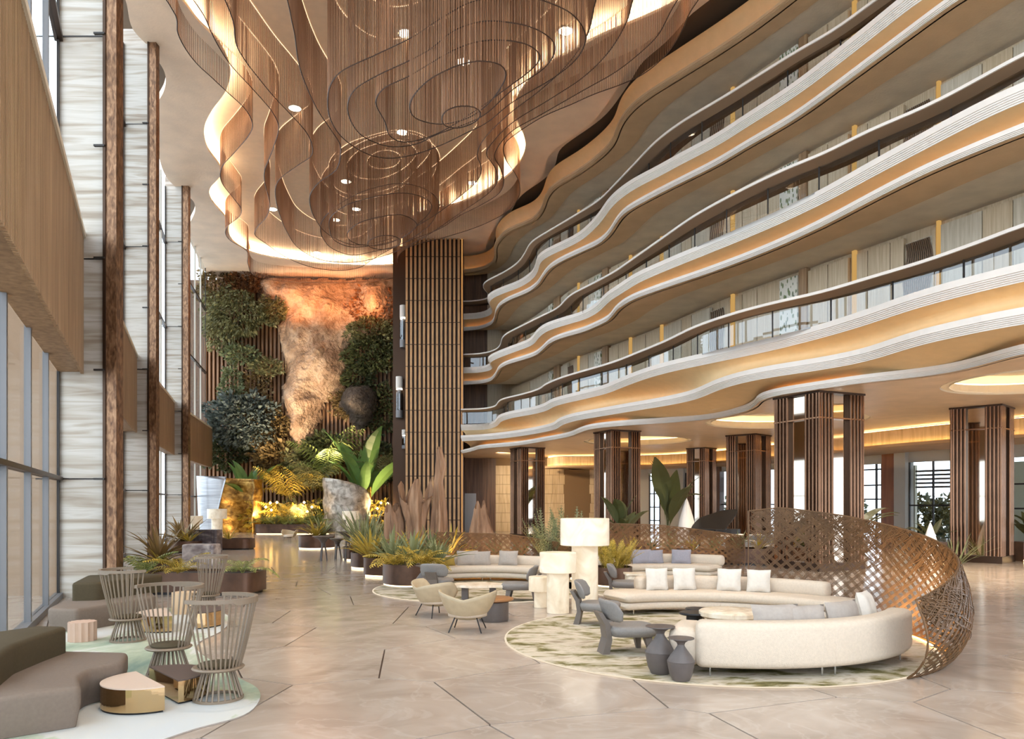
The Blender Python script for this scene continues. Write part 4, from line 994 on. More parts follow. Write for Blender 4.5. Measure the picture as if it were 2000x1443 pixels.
# ------------------------------------------------------------------ sand tub chairs
def tub_chair(x, y, face, lab):
    c = empty('tub_armchair', (x, y, .003), math.radians(face)); tag(c, lab, 'armchair', 'sand leather tub armchairs')
    n = 30; m = 9; V = []; F = []
    for side in (0, 1):
        for i in range(n+1):
            a = math.radians(62+236*i/n); k = abs(i/n*2-1)            # 0 back centre, 1 front ends
            for j in range(m+1):
                v = j/m; top = .555+.115*math.sin(PI*.62*min(1, k*1.08))-(.17*((k-.8)/.2)**1.5 if k > .8 else 0)
                rr = .13+.34*v**.62; z = .19+(top-.19)*v**1.5
                off = -.035 if side else 0
                V.append(Vector(((rr+off)*math.cos(a)*.95, (rr+off)*math.sin(a)*1.05, z+(.03 if side else 0)*(1-v))))
    w = m+1; q = (n+1)*w
    for i in range(n):
        for j in range(m):
            a = i*w+j; F.append((a, a+w, a+w+1, a+1)); F.append((q+a, q+a+1, q+a+w+1, q+a+w))
    for i in range(n): F.append((i*w+m, (i+1)*w+m, q+(i+1)*w+m, q+i*w+m)); F.append((i*w, q+i*w, q+(i+1)*w, (i+1)*w))
    for i in (0, n):
        for j in range(m):
            a = i*w+j; F.append((a, a+1, q+a+1, q+a) if i == 0 else (a, q+a, q+a+1, a+1))
    mb = MB(); mb.add(V, F); mb.build('shell', SANDL, c, sm=True)
    MB().lathe([(.14, .19), (.01, .185)], 28, cap=False).build('underside', SANDL, c)
    soft_prism([(.30*math.cos(t_)*(1.1 if math.cos(t_) > 0 else 1), .33*math.sin(t_)) for t_ in [2*PI*k/20 for k in range(20)]], .25, .38, .05).build('seat_cushion', CREAMF, c, sm=True)
    for sx, sy in ((.2, .2), (.2, -.2), (-.2, .2), (-.2, -.2)):
        MB().tube([(sx*.9, sy*.9, .24), (sx*1.35, sy*1.35, 0)], .011, 6).build('leg', BLACKM, c)
tub_chair(-1.44, 14.1, 40, 'sand leather tub armchair seen side-on, farther of the pair')
tub_chair(-.74, 12.45, 84, 'sand leather tub armchair with its back to us, nearer of the pair')
t = empty('drum_side_table', (-.33, 13.55, .003)); tag(t, 'dark drum side table with a wooden tray top behind the near armchair', 'table')
MB().lathe([(.26, 0), (.27, .02), (.27, .34), (.2, .36)], 36).build('drum', CLAY, t, angle=40); MB().lathe([(.34, .36), (.36, .375), (.36, .40), (.34, .41)], 36).build('tray', m_plain('walnut_tray', (150, 106, 66), .4, noise=.1), t, angle=40)
t = empty('marble_coffee_table', (-.72, 16.3, .02)); tag(t, 'faceted marble coffee table between the armchairs and the sofa', 'table')
MB().prism([(-.62, -.2), (-.2, -.42), (.55, -.3), (.62, .1), (.1, .42), (-.5, .25)], .30, .35).build('top', TRAVT, t)
for x, y in ((-.3, 0), (.3, .05)): MB().box(x-.07, x+.07, y-.18, y+.18, 0, .30).build('support', CLAY, t)
# ------------------------------------------------------------------ alabaster lamps
def m_alab():
    m, t, out = nt('lit_alabaster'); n = N_(t, 'ShaderNodeTexNoise'); n.inputs['Scale'].default_value = 2.2; n.inputs['Detail'].default_value = 6; n.inputs['Distortion'].default_value = 1.2
    t.links.new(coords(t), n.inputs['Vector']); col = ramp(t, n.outputs['Fac'], [(.3, rgb((204, 184, 154))), (.5, rgb((224, 208, 182))), (.7, rgb((234, 222, 202)))])
    p = princ(t, out, col, .35); t.links.new(col, p.inputs['Emission Color']); p.inputs['Emission Strength'].default_value = .17; return m
ALAB = m_alab()
def alabaster_lamp(x, y, rs, z0, z1, rt_, lab, parts=None):
    l = empty('alabaster_lamp', (x, y, .003)); tag(l, lab, 'lamp', 'alabaster drum lamps')
    MB().lathe([(rt_, 0), (rt_, z0)], 40).build('stem', ALAB, l, angle=40)
    MB().lathe([(rs-.01, z0), (rs, z0+.01), (rs, z1-.01), (rs-.01, z1)], 44).build('shade', ALAB, l, angle=40)
    return l
alabaster_lamp(1.46, 15.0, .49, 1.28, 1.82, .265, 'tallest alabaster drum lamp with a wide round shade')
alabaster_lamp(.89, 14.5, .355, .78, 1.17, .215, 'middle-sized alabaster drum lamp in front of the tallest one')
alabaster_lamp(.58, 15.25, .24, .33, .63, .13, 'lowest alabaster lamp tucked beside the middle-sized one')
for px, py, s, lab in ((424, 1047, 1.0, 'wide alabaster lamp far off among the planters by the windows'), (381, 1052, .72, 'narrow alabaster lamp behind the dark fluted stand'), (685, 1046, .9, 'alabaster lamp on the way to the reception beside the driftwood')):
    p = flo(px, py); k = 1.0
    alabaster_lamp(p.x, p.y, .62*s, .75*s+.4, 1.45*s+.35, .35*s, lab)
# ------------------------------------------------------------------ slatted chairs
def slat_chair(x, y, face, lab, z=.017):
    c = empty('slatted_chair', (x, y, z), math.radians(face)); tag(c, lab, 'chair', 'taupe slatted barrel chairs')
    N = 24
    br = MB().lathe([(.232, 0), (.258, 0), (.258, .028), (.232, .028), (.232, 0)], 40, cap=False).build('base_ring', TAUPER, c, angle=40)
    rod = None
    for k in range(N):
        a = 2*PI*k/N
        o = MB().tube([(.145, 0, .335), (.245, 0, .02)], .0105, 5).build('base_rod', TAUPER, br) if rod is None else rod.copy()
        if rod is None: rod = o
        else: COL.objects.link(o)
        o.rotation_euler = (0, 0, a)
    sr = MB().lathe([(.14, .325), (.255, .325), (.27, .34), (.255, .355), (.14, .355)], 40).build('seat_ring', TAUPER, c, angle=40)
    MB().lathe([(.20, .355), (.212, .37), (.195, .385), (.01, .39)], 36, cap=False).build('seat_pad', OLIVEF, sr, sm=True)
    rod = None; M = 21
    for k in range(M):
        a = math.radians(70+220*k/(M-1))
        o = MB().tube([(.225, 0, .35), (.292, 0, .62), (.358, 0, .92), (.385, 0, 1.08)], .0108, 5).build('back_rod', TAUPER, c) if rod is None else rod.copy()
        if rod is None: rod = o
        else: COL.objects.link(o)
        o.rotation_euler = (0, 0, a)
    pts = [(.387*math.cos(math.radians(66+228*k/40)), .387*math.sin(math.radians(66+228*k/40)), 1.085) for k in range(41)]
    V = []; F = []
    for i, (px, py, pz) in enumerate(pts):
        d = Vector((px, py)).normalized(); k = abs(i/40*2-1); hh = .026+.022*(1 if k < .32 else 0)
        for off, dz in ((-.018, .014), (.018, .014), (.02, -hh), (-.016, -hh)): V.append(Vector((px+d.x*off, py+d.y*off, pz+dz)))
    for i in range(40):
        for k in range(4): F.append((i*4+k, (i+1)*4+k, (i+1)*4+(k+1) % 4, i*4+(k+1) % 4))
    F += [(0, 1, 2, 3), (163, 162, 161, 160)]
    mb = MB(); mb.add(V, F); mb.build('top_rail', TAUPER, c)
    return c
slat_chair(-3.15, 8.02, 172, 'taupe slatted barrel chair nearest to us, standing free at the rug edge')
slat_chair(-4.2, 9.15, 252, 'taupe slatted barrel chair behind the split bronze coffee table')
slat_chair(-5.88, 11.45, 40, 'taupe slatted barrel chair with its back to us beside the fluted stool')
slat_chair(-5.9, 14.4, 200, 'farthest taupe slatted barrel chair, in front of the long steel planter')
# ------------------------------------------------------------------ facet sofas by the windows
def facet_sofa(seat, back, lab, zs=.40, zb=.66):
    s = empty('facet_sofa', (0, 0, 0)); tag(s, lab, 'sofa', 'taupe modular sofas')
    soft_prism(seat, .02, zs, .05, .04).build('seat_block', TAUPEF, s, angle=50)
    soft_prism(back, zs-.02, zb+.0, .05, -.0).build('back_block', OLIVEF, s, angle=50)
facet_sofa([(-4.62, 6.50), (-4.02, 6.98), (-4.30, 7.42), (-4.38, 7.75), (-4.22, 8.12), (-4.42, 8.62), (-5.35, 8.72), (-5.75, 8.25), (-5.10, 6.55)],
           [(-5.02, 6.5), (-4.78, 6.95), (-5.0, 7.5), (-5.08, 8.1), (-5.12, 8.62), (-5.48, 8.66), (-5.72, 8.2), (-5.30, 6.9)], 'taupe faceted sofa nearest to us at the window', .40, .70)
facet_sofa([(-7.62, 12.25), (-7.08, 12.15), (-6.82, 12.9), (-6.62, 13.9), (-7.2, 14.9), (-8.2, 14.6), (-7.95, 13.2)],
           [(-7.75, 13.15), (-7.35, 13.25), (-7.1, 14.0), (-6.9, 14.8), (-7.4, 15.1), (-8.3, 14.6)], 'taupe faceted sofa farther along the windows behind the fluted stool', .40, .72)
def fluted(x, y, r, h, lab, mat, n=14):
    poly = []
    for k in range(n*4):
        a = 2*PI*k/(n*4); rr = r*(1-.10*abs(math.cos(a*n/2)))
        poly.append((x+rr*math.cos(a), y+rr*math.sin(a)))
    o = MB().prism(poly, .018, h).build('fluted_stool', mat); o['label'] = lab; o['category'] = 'stool'; return o
fluted(-6.58, 11.45, .2, .31, 'small pale pink fluted stool beside the farther taupe sofa', m_plain('pale_pink_clay', (192, 160, 138), .7))
fluted(-6.28, 14.35, .24, .42, 'pale fluted stool glimpsed behind the split table at the window', m_plain('pale_wood_clay', (206, 176, 140), .7))
def half_table(x, y, r, ang, h, topm, lab):
    t = empty('half_round_table', (x, y, .017), math.radians(ang)); tag(t, lab, 'table', 'split bronze coffee tables')
    poly = [(r*math.cos(PI*k/24), r*math.sin(PI*k/24)) for k in range(25)]
    MB().prism([(a*.96, b*.96+.01) for a, b in poly], 0, .02).build('plinth', BLACKM, t)
    MB().prism(poly, .02, h-.012).build('mirror_side', GOLDP, t); MB().prism(poly, h-.012, h).build('top', topm, t)
half_table(-3.80, 7.84, .46, 133, .26, PINKT, 'half-round gold coffee table with a pale pink top, nearest')
half_table(-3.79, 8.12, .46, -47, .25, BROWNT, 'half-round gold coffee table with a brown top beside the nearest chair')
half_table(-5.78, 12.6, .5, 120, .28, PINKT, 'farther half-round gold coffee table with a pale pink top')
half_table(-5.5, 12.9, .5, -60, .27, BROWNT, 'farther half-round gold coffee table with a brown top')
# ================================================================== WOVEN SCREENS
WEAVE = m_plain('bronze_rattan', (104, 76, 48), .5, metal=.3, noise=.2, scale=5)
def ribbon_on(surf, uv, w, mb, lift=.0, th=.007):
    """thin strip along a list of (u,v); surf(u,v)->Vector"""
    n = len(uv); V = []; F = []
    P = [surf(u, v) for u, v in uv]
    for i in range(n):
        u, v = uv[i]; t = (P[min(i+1, n-1)]-P[max(i-1, 0)]).normalized()
        e = .01; nu = (surf(u+e, v)-surf(u-e, v)).cross(surf(u, v+e)-surf(u, v-e)).normalized()
        s = t.cross(nu).normalized()*w/2; p = P[i]+nu*lift
        V += [p-s, p+s, p+s+nu*th, p-s+nu*th]
    for i in range(n-1):
        a = i*4; b = a+4; F += [(a, a+1, b+1, b), (a+1, a+2, b+2, b+1), (a+2, a+3, b+3, b+2), (a+3, a, b, b+3)]
    mb.add(V, F)
def woven_screen(c, a0, a1, rad, hgt, bulge, lab, pitch=.17, seed=1, extra=260, w=.0105):
    """curved woven shell standing round c; rad/hgt functions of the angle"""
    s = empty('woven_screen', (c.x, c.y, 0)); tag(s, lab, 'screen', 'woven bronze screens')
    def surf(u, v):
        a = math.radians(a0+(a1-a0)*u); v_ = max(0, min(1, v)); h = hgt(u); r = rad(u)+bulge(u)*math.sin(PI*v_**.8)+.10*v_
        return Vector((r*math.cos(a), r*math.sin(a), .01+h*v))
    L = abs(math.radians(a1-a0))*3.4*(rad(.5)/3.4); H = max(hgt(k/10) for k in range(11))
    mb = MB(); rr = random.Random(seed)
    slope = H/L          # 45 degrees in (u,v)
    def run(u0, sgn, v0=0, v1=1):
        n = 14; uv = []
        for k in range(n+1):
            v = v0+(v1-v0)*k/n; u = u0+sgn*(v-v0)*slope*1.05
            if 0 <= u <= 1: uv.append((u, v))
        return uv
    n = int((L+H)/pitch)
    for sgn in (1, -1):
        for k in range(n+1):
            for d in (0, .030, .060):
                u0 = (k*pitch+d)/L-(H/L if sgn > 0 else 0)
                uv = run(u0, sgn)
                if len(uv) > 1: ribbon_on(surf, uv, w, mb, lift=.006*sgn)
    for k in range(extra):        # looser strips thicken the weave towards the top
        v0 = rr.betavariate(5.0, 1.5)*.95; v1 = min(1, v0+rr.uniform(.12, .35)); sg = rr.choice((1, -1))*rr.uniform(.5, 1.6)
        u0 = rr.random(); uv = []
        for q in range(7):
            v = v0+(v1-v0)*q/6; u = u0+sg*(v-v0)*slope+.006*math.sin(q+k)
            if 0 <= u <= 1: uv.append((u, v))
        if len(uv) > 1: ribbon_on(surf, uv, w, mb, lift=rr.uniform(-.012, .02))
    tag(mb.build('weave', WEAVE, s), kind='stuff')
    for v in (0.0, 1.0): MB().tube([surf(k/40, v) for k in range(41)], .014, 5).build('rim', WEAVE, s)
    for u in (0.0, 1.0): MB().tube([surf(u, k/12) for k in range(13)], .014, 5).build('end_rim', WEAVE, s)
    # warm strip along the foot, inside
    pts = [surf(k/30, 0)*Vector((1, 1, 0)).length*0+Vector((surf(k/30, 0).x*.965, surf(k/30, 0).y*.965, .03)) for k in range(31)]
    pts = [q for i, q in enumerate(pts) if i % 2 == 0 and i > 9]
    MB().tube(pts, .014, 3).build('foot_light', LEDS, s)
    return s
LEDS = m_emit('screen_foot_led', (255, 180, 84), 34)
def lerp_pts(pts):
    def f(u):
        for (a, b), (c, d) in zip(pts, pts[1:]):
            if a <= u <= c: return b+(d-b)*(u-a)/(c-a)
        return pts[-1][1] if u > 1 else pts[0][1]
    return f
woven_screen(GC1, -58, 63, lerp_pts([(-1, 3.2), (0, 3.2), (.5, 3.36), (1, 3.62), (2, 3.62)]), lerp_pts([(-1, .95), (0, .95), (.12, 1.12), (.25, 1.30), (.5, 1.60), (.75, 1.88), (.92, 2.03), (1, 1.96), (2, 1.96)]), lerp_pts([(-1, .20), (0, .20), (.35, .22), (.7, .12), (1, .05), (2, .05)]), 'large tall woven bronze screen curling round the near cream sofas', .20, 3, 1000)
woven_screen(GC2, 38, 118, lerp_pts([(-1, 2.95), (2, 2.95)]), lerp_pts([(-1, .95), (0, .95), (.5, 1.22), (1, 1.30), (2, 1.3)]), lerp_pts([(-1, .12), (2, .12)]), 'low woven bronze screen behind the sofa beside the alabaster lamps', .19, 5, 420)
woven_screen(GC3, 38, 132, lerp_pts([(-1, 3.0), (2, 3.0)]), lerp_pts([(-1, 1.2), (0, 1.2), (.5, 1.48), (1, 1.56), (2, 1.56)]), lerp_pts([(-1, .12), (2, .12)]), 'middle woven bronze screen partly hidden by the large one', .19, 7, 480)

def up_spot(x, y, power, tx, ty, tz):
    l = bpy.data.lights.new('screen_uplight', 'SPOT'); l.energy = power; l.spot_size = math.radians(120); l.spot_blend = .9; l.color = (1, .73, .40); l.shadow_soft_size = .06
    o = bpy.data.objects.new('screen_uplight', l); COL.objects.link(o); o.location = (x, y, .06); o.rotation_euler = (Vector((tx, ty, tz))-Vector((x, y, .06))).to_track_quat('-Z', 'Y').to_euler()
for a in (-30, -8, 10, 26, 42, 58):
    x, y = on_arc(GC1.x, GC1.y, 3.02 if a < 25 else 3.36, a); tx, ty = on_arc(GC1.x, GC1.y, 3.65, a); up_spot(x, y, 60 if a < 0 else 130, tx, ty, .9)
for gc in (GC2, GC3):
    for a in (60, 85, 110):
        x, y = on_arc(gc.x, gc.y, 2.72, a); tx, ty = on_arc(gc.x, gc.y, 3.1, a); up_spot(x, y, 45, tx, ty, .6)
# ================================================================== PLANTS
def m_leaf(name, c1, c2, rough=.5, trans=.25):
    m, t, out = nt(name); oi = N_(t, 'ShaderNodeObjectInfo'); n = N_(t, 'ShaderNodeTexNoise'); n.inputs['Scale'].default_value = 1.4; n.inputs['Detail'].default_value = 2
    g = N_(t, 'ShaderNodeNewGeometry'); ad = N_(t, 'ShaderNodeMath'); ad.operation = 'ADD'
    t.links.new(coords(t), n.inputs['Vector'])
    ml = N_(t, 'ShaderNodeMath'); ml.operation = 'MULTIPLY'; ml.inputs[1].default_value = .55; t.links.new(g.outputs['Random Per Island'], ml.inputs[0])
    t.links.new(ml.outputs[0], ad.inputs[0]); m2 = N_(t, 'ShaderNodeMath'); m2.operation = 'MULTIPLY'; m2.inputs[1].default_value = .5; t.links.new(n.outputs['Fac'], m2.inputs[0]); t.links.new(m2.outputs[0], ad.inputs[1])
    col = ramp(t, ad.outputs[0], [(.2, rgb(c1)), (.75, rgb(c2))])
    p = princ(t, out, col, rough); p.inputs['Transmission Weight'].default_value = 0
    tr = N_(t, 'ShaderNodeBsdfTranslucent'); t.links.new(col, tr.inputs['Color']); mx = N_(t, 'ShaderNodeMixShader'); mx.inputs[0].default_value = trans
    t.links.new(p.outputs[0], mx.inputs[1]); t.links.new(tr.outputs[0], mx.inputs[2]); t.links.new(mx.outputs[0], out.inputs['Surface']); return m
LG = m_leaf('green_leaf', (70, 70, 40), (154, 148, 100)); LDK = m_leaf('dark_green_leaf', (46, 52, 30), (106, 110, 66)); LYE = m_leaf('golden_fern_leaf', (122, 106, 34), (206, 176, 74))
LBL = m_leaf('blue_green_leaf', (40, 50, 44), (128, 134, 124)); LBR = m_leaf('brown_green_leaf', (84, 66, 38), (154, 126, 78)); LBA = m_leaf('banana_leaf', (56, 92, 46), (124, 158, 88), .35)
LRD = m_leaf('red_stem_leaf', (92, 54, 32), (160, 108, 66)); LGR = m_leaf('sage_leaf', (84, 92, 62), (146, 150, 104)); LPA = m_leaf('pale_fern_leaf', (92, 112, 50), (168, 172, 96))
def blade_mesh(L, w, bend, n=7, fold=.25, w0=.35):
    V = []; F = []
    for i in range(n+1):
        s = i/n; a = bend*s; x = L*s*math.cos(a*.5); z = L*s*math.sin(PI/2*.0)+0; 
        # arc that starts upward and bends outward
        ang = PI/2-.25-bend*s; 
        if i == 0: p = Vector((0, 0, 0))
        else: p = p+Vector((math.cos(ang), 0, math.sin(ang)))*(L/n)
        ww = w*((w0+(1-w0)*min(1, s*3)) if s < .34 else (1-((s-.34)/.66)**1.6))
        V += [p+Vector((0, -ww/2, ww*fold)), p.copy(), p+Vector((0, ww/2, ww*fold))]
    for i in range(n):
        a = i*3; F += [(a, a+1, a+4, a+3), (a+1, a+2, a+5, a+4)]
    return V, F
def frond_mesh(L, lw, bend, pairs=14, droop=.3, wid=.045):
    """feathery frond: stalk with rows of leaflets; lw leaflet length"""
    V = []; F = []; p = Vector((0, 0, 0)); pts = []; dirs = []
    n = pairs
    for i in range(n+1):
        s = i/n; ang = PI/2-.2-bend*s; d = Vector((math.cos(ang), 0, math.sin(ang))); pts.append(p.copy()); dirs.append(d); p = p+d*(L/n)
    for i in range(n):
        b = len(V); V += [pts[i]+Vector((0, -.008, 0)), pts[i]+Vector((0, .008, 0)), pts[i+1]+Vector((0, .006, 0)), pts[i+1]+Vector((0, -.006, 0))]; F.append((b, b+1, b+2, b+3))
    for i in range(2, n+1):
        s = i/n; l = lw*math.sin(PI*min(1, .12+s*.9))**.7+.02; d = dirs[i]
        for sg in (-1, 1):
            tip = pts[i]+d*l*.45+Vector((0, sg*l*.9, -droop*l)); mid = pts[i]+d*l*.28+Vector((0, sg*l*.42, .02)); w = d*wid*.5
            b = len(V); V += [pts[i].copy(), mid-w, tip, mid+w]; F.append((b, b+1, b+2, b+3))
    return V, F
def big_leaf(L, w, bend, n=11):
    V = []; F = []; p = Vector((0, 0, 0))
    for i in range(n+1):
        s = i/n; ang = PI/2-.12-bend*s*s
        if i: p = p+Vector((math.cos(ang), 0, math.sin(ang)))*(L/n)
        ww = .05*L*.3 if s < .25 else w*max(.02, math.sin(PI*((s-.25)/.75)**.7*.97+.03))
        V += [p+Vector((0, -ww/2, ww*.16)), p.copy(), p+Vector((0, ww/2, ww*.16))]
    for i in range(n): a = i*3; F += [(a, a+1, a+4, a+3), (a+1, a+2, a+5, a+4)]
    return V, F
LEAFDATA = {}
def leaf_data(key, maker, mat, *a):
    k = (key, mat.name)+a
    if k not in LEAFDATA:
        V, F = maker(*a); me = bpy.data.meshes.new(key); me.from_pydata([tuple(v) for v in V], [], F); me.materials.append(mat); me.update(); LEAFDATA[k] = me
    return LEAFDATA[k]
PR = random.Random(21)
def plant(name, loc, data, n, sc, tilt, label, group=None, leafname='leaf', cat='plant', spread=.05, up=0.0):
    """one plant of n separate leaves round a base"""
    o = empty(name, loc, PR.uniform(0, 6)); tag(o, label, cat, group)
    data = data if isinstance(data, (list, tuple)) else [data]
    for k in range(n):
        lf = bpy.data.objects.new(leafname, PR.choice(data)); COL.objects.link(lf); lf.parent = o
        a = 2*PI*k/n*2.4+PR.uniform(-.3, .3); t = k/max(1, n-1); r = spread*PR.random()
        lf.location = (r*math.cos(a), r*math.sin(a), up*PR.random()); s = PR.uniform(*sc)
        lf.scale = (s, s, s); lf.rotation_euler = (PR.uniform(-.12, .12), tilt[0]+(tilt[1]-tilt[0])*PR.random(), a)
    return o
def leafball(name, c, rad, n, ls, mat, label, seed=0, hang=0.0, shell=.55, group='planting on the rock wall', stem=True, cat='plant'):
    """leafy mass: many small folded leaves in one crown mesh, on a stem"""
    rr = random.Random(seed); V = []; F = []; o = empty(name, c); tag(o, label, cat, group)
    for k in range(n):
        while True:
            q = Vector((rr.uniform(-1, 1), rr.uniform(-1, 1), rr.uniform(-1, 1)))
            if shell < q.length < 1: break
        # lumpy outline
        lump = 1+.22*math.sin(q.x*7+seed)*math.cos(q.z*6+seed*2)
        p = Vector((q.x*rad[0]*lump, q.y*rad[1], q.z*rad[2]*lump)); d = Vector((q.x+rr.uniform(-.7, .7), q.y-.35+rr.uniform(-.6, .6), q.z*.5+rr.uniform(-.6, .6)-hang)).normalized()
        s = d.cross(Vector((rr.uniform(-1, 1), rr.uniform(-1, 1), rr.uniform(-1, 1)))).normalized(); u = d.cross(s)
        l = ls*rr.uniform(.6, 1.3); w = l*rr.uniform(.22, .36); b = len(V)
        V += [p, p+d*l*.5-s*w+u*w*.4, p+d*l, p+d*l*.5+s*w+u*w*.4]; F += [(b, b+1, b+2), (b, b+2, b+3)]
    mb = MB(); mb.add(V, F); tag(mb.build('foliage', mat, o), kind='stuff')
    if stem: MB().tube([(0, rad[1]*.6, -rad[2]*.5), (0, rad[1]*.9, 0), (.1*rad[0], rad[1]*.3, rad[2]*.3)], [.08, .07, .03], 5).build('stem', BARK, o)
    return o
LGB = m_leaf('misty_garden_leaf', (96, 108, 88), (168, 176, 156))
BARK = m_plain('bark', (92, 66, 44), .8, noise=.3, scale=5)
# ------------------------------------------------------------------ planted rock wall
DW = 60.6
BATT = m_streak('warm_batten', [(.3, (110, 74, 44)), (.6, (150, 106, 66)), (.8, (168, 122, 78))], (6, 6, .3), .55)
bt = MB(); x = -25.6
while x < -9.2: bt.box(x, x+.16, 62.2, 62.6, 0, Zc); x += .34
wb = struct(bt.build('wall_battens', BATT), 'vertical timber battens behind the planted rock wall')
def m_rock(name, stops, sc=.6):
    m, t, out = nt(name); n = N_(t, 'ShaderNodeTexNoise'); n.inputs['Scale'].default_value = sc; n.inputs['Detail'].default_value = 9; n.inputs['Roughness'].default_value = .65
    t.links.new(coords(t), n.inputs['Vector']); p = princ(t, out, ramp(t, n.outputs['Fac'], [(a, rgb(c)) for a, c in stops]), .85, 0, .3)
    n2 = N_(t, 'ShaderNodeTexNoise'); n2.inputs['Scale'].default_value = 2.6; n2.inputs['Detail'].default_value = 7; t.links.new(coords(t), n2.inputs['Vector']); bump(t, p, n2.outputs['Fac'], 1.0, .5); return m
ROCK = m_rock('sandstone', [(.3, (112, 84, 62)), (.46, (168, 132, 102)), (.6, (200, 166, 134)), (.75, (146, 110, 82))])
ROCKD = m_rock('dark_rock', [(.3, (48, 40, 34)), (.6, (92, 78, 66)), (.8, (118, 100, 82))])
from mathutils import noise as mnoise
def rock_relief(name, poly, d, depth, mat, label, cell=.28, seed=0.0, lean=0.0):
    """rock slab standing proud of the wall: front relief over an outline (photo pixels at distance d), closed at the back"""
    P = [atd(x, y, d) for x, y in poly]; P2 = resample(cr([(p.x, p.z) for p in P], 3, True), .35, True)
    xs = [p.x for p in P2]; zs = [p.y for p in P2]
    def inside(x, z):
        c = False; j = len(P2)-1
        for i in range(len(P2)):
            a, b = P2[i], P2[j]
            if (a.y > z) != (b.y > z) and x < (b.x-a.x)*(z-a.y)/(b.y-a.y)+a.x: c = not c
            j = i
        return c
    def edge_d(x, z): return min(((p.x-x)**2+(p.y-z)**2) for p in P2)**.5
    nx = int((max(xs)-min(xs))/cell)+2; nz = int((max(zs)-min(zs))/cell)+2; idx = {}; V = []; F = []
    def vert(i, j):
        if (i, j) in idx: return idx[(i, j)]
        x = min(xs)+(i-.5)*cell; z = min(zs)+(j-.5)*cell; ins = inside(x, z); e = edge_d(x, z) if ins else 0
        q = Vector((x*.33+seed, z*.33, seed)); h = mnoise.fractal(q, 1.0, 2.0, 5)*.75+abs(mnoise.noise(Vector((x*.9, z*.45, seed+3))))*.35
        crack = max(0, 1-abs(mnoise.noise(Vector((x*.16+seed, z*.16, 5))))*9)*.45
        y = d-depth*(1-math.exp(-e*1.4))-h*1.4*min(1, e*1.2)+crack*.6+(.25 if not ins else 0)
        idx[(i, j)] = len(V); V.append(Vector((x, y, z))); return idx[(i, j)]
    for i in range(nx):
        for j in range(nz):
            x = min(xs)+i*cell; z = min(zs)+j*cell
            if inside(x, z) or edge_d(x, z) < cell*.5: F.append((vert(i, j), vert(i+1, j), vert(i+1, j+1), vert(i, j+1)))
    o = me_obj(name, V, F, mat, None, True); tag(o, label, 'rock'); return o
rock_relief('sandstone_cliff', [(498, 545), (600, 546), (700, 547), (776, 547), (776, 560), (772, 612), (722, 662), (680, 672), (678, 700), (677, 745), (652, 768), (630, 800), (622, 828), (606, 866), (590, 888), (572, 886), (560, 850), (556, 800), (553, 760), (560, 722), (552, 690), (545, 642), (556, 608), (546, 598), (512, 586), (502, 560)], 61.6, 1.3, ROCK, 'tall sandstone cliff slab in the middle of the planted wall')
rock_relief('dark_boulder', [(668, 770), (690, 752), (722, 756), (734, 780), (726, 812), (712, 834), (694, 832), (678, 806), (664, 790)], 60.6, 1.1, ROCKD, 'dark boulder hanging at the right of the sandstone cliff', seed=9.0)
def ball(px, py, rx, ry, d, n, ls, mat, name, label, seed, hang=0., rd=None):
    c = atd(px, py, d); k = d/FPX; leafball(name, c, (rx*k*1.12, rd or rx*k*.5, ry*k*1.12), int(n*3.0), ls*.74, mat, label, seed, hang)
ball(424, 560, 36, 36, 61, 420, .42, LBR, 'hanging_shrub', 'brown-green shrub in the top corner of the planted wall', 1)
ball(478, 548, 36, 26, 61, 380, .40, LRD, 'hanging_shrub', 'reddish shrub under the ceiling beside the cliff top', 2)
ball(458, 612, 56, 46, 60.6, 900, .42, LG, 'hanging_shrub', 'bright green trailing shrub high on the planted wall', 3, .9)
ball(530, 606, 26, 24, 60.8, 300, .40, LG, 'hanging_shrub', 'small green shrub tucked under the cliff overhang', 4, .4)
ball(470, 690, 30, 16, 61, 200, .42, LGR, 'cliff_shrub', 'loose sage shrub half way up the batten wall', 5)
ball(520, 716, 30, 14, 61, 200, .40, LG, 'cliff_shrub', 'flat green shrub against the cliff flank', 6)
ball(452, 756, 20, 44, 61, 320, .40, LGR, 'cliff_shrub', 'narrow climbing plant on the batten wall', 7)
ball(470, 822, 62, 48, 60.4, 1000, .58, LBL, 'cliff_shrub', 'large silvery blue-leaved shrub above the reception backdrop', 8)
ball(528, 838, 32, 46, 60.8, 420, .5, LBR, 'cliff_shrub', 'brownish shrub between the silvery shrub and the cliff', 9)
ball(440, 880, 42, 34, 61, 460, .5, LDK, 'cliff_shrub', 'dark shrub low at the window end of the planted wall', 10)
ball(730, 600, 42, 44, 61.0, 380, .42, LRD, 'cliff_shrub', 'red-stemmed shrub at the right of the cliff', 11)
ball(726, 648, 46, 24, 60.6, 420, .45, LG, 'cliff_shrub', 'green shrub under the red-stemmed one', 12)
ball(722, 694, 48, 30, 60.8, 480, .45, LDK, 'cliff_shrub', 'dark green shrub beside the lift shaft', 13)
ball(680, 790, 30, 26, 61.2, 260, .42, LBR, 'cliff_shrub', 'brown shrub around the dark boulder', 14)
ball(742, 800, 30, 48, 61.2, 380, .42, LDK, 'cliff_shrub', 'dark shrub between the boulder and the lift shaft', 15)
ball(640, 880, 40, 30, 60.4, 360, .6, LDK, 'cliff_shrub', 'dark undergrowth at the foot of the cliff', 16)
ball(500, 770, 24, 60, 61.4, 300, .42, LBR, 'cliff_shrub', 'thin brown creeper over the battens left of the cliff', 17)
ball(424, 640, 22, 40, 61.2, 260, .42, LG, 'hanging_shrub', 'trailing greenery beside the last facade window', 18, .9)
ball(700, 740, 30, 26, 61.0, 260, .42, LDK, 'cliff_shrub', 'dark creeper above the boulder', 19)
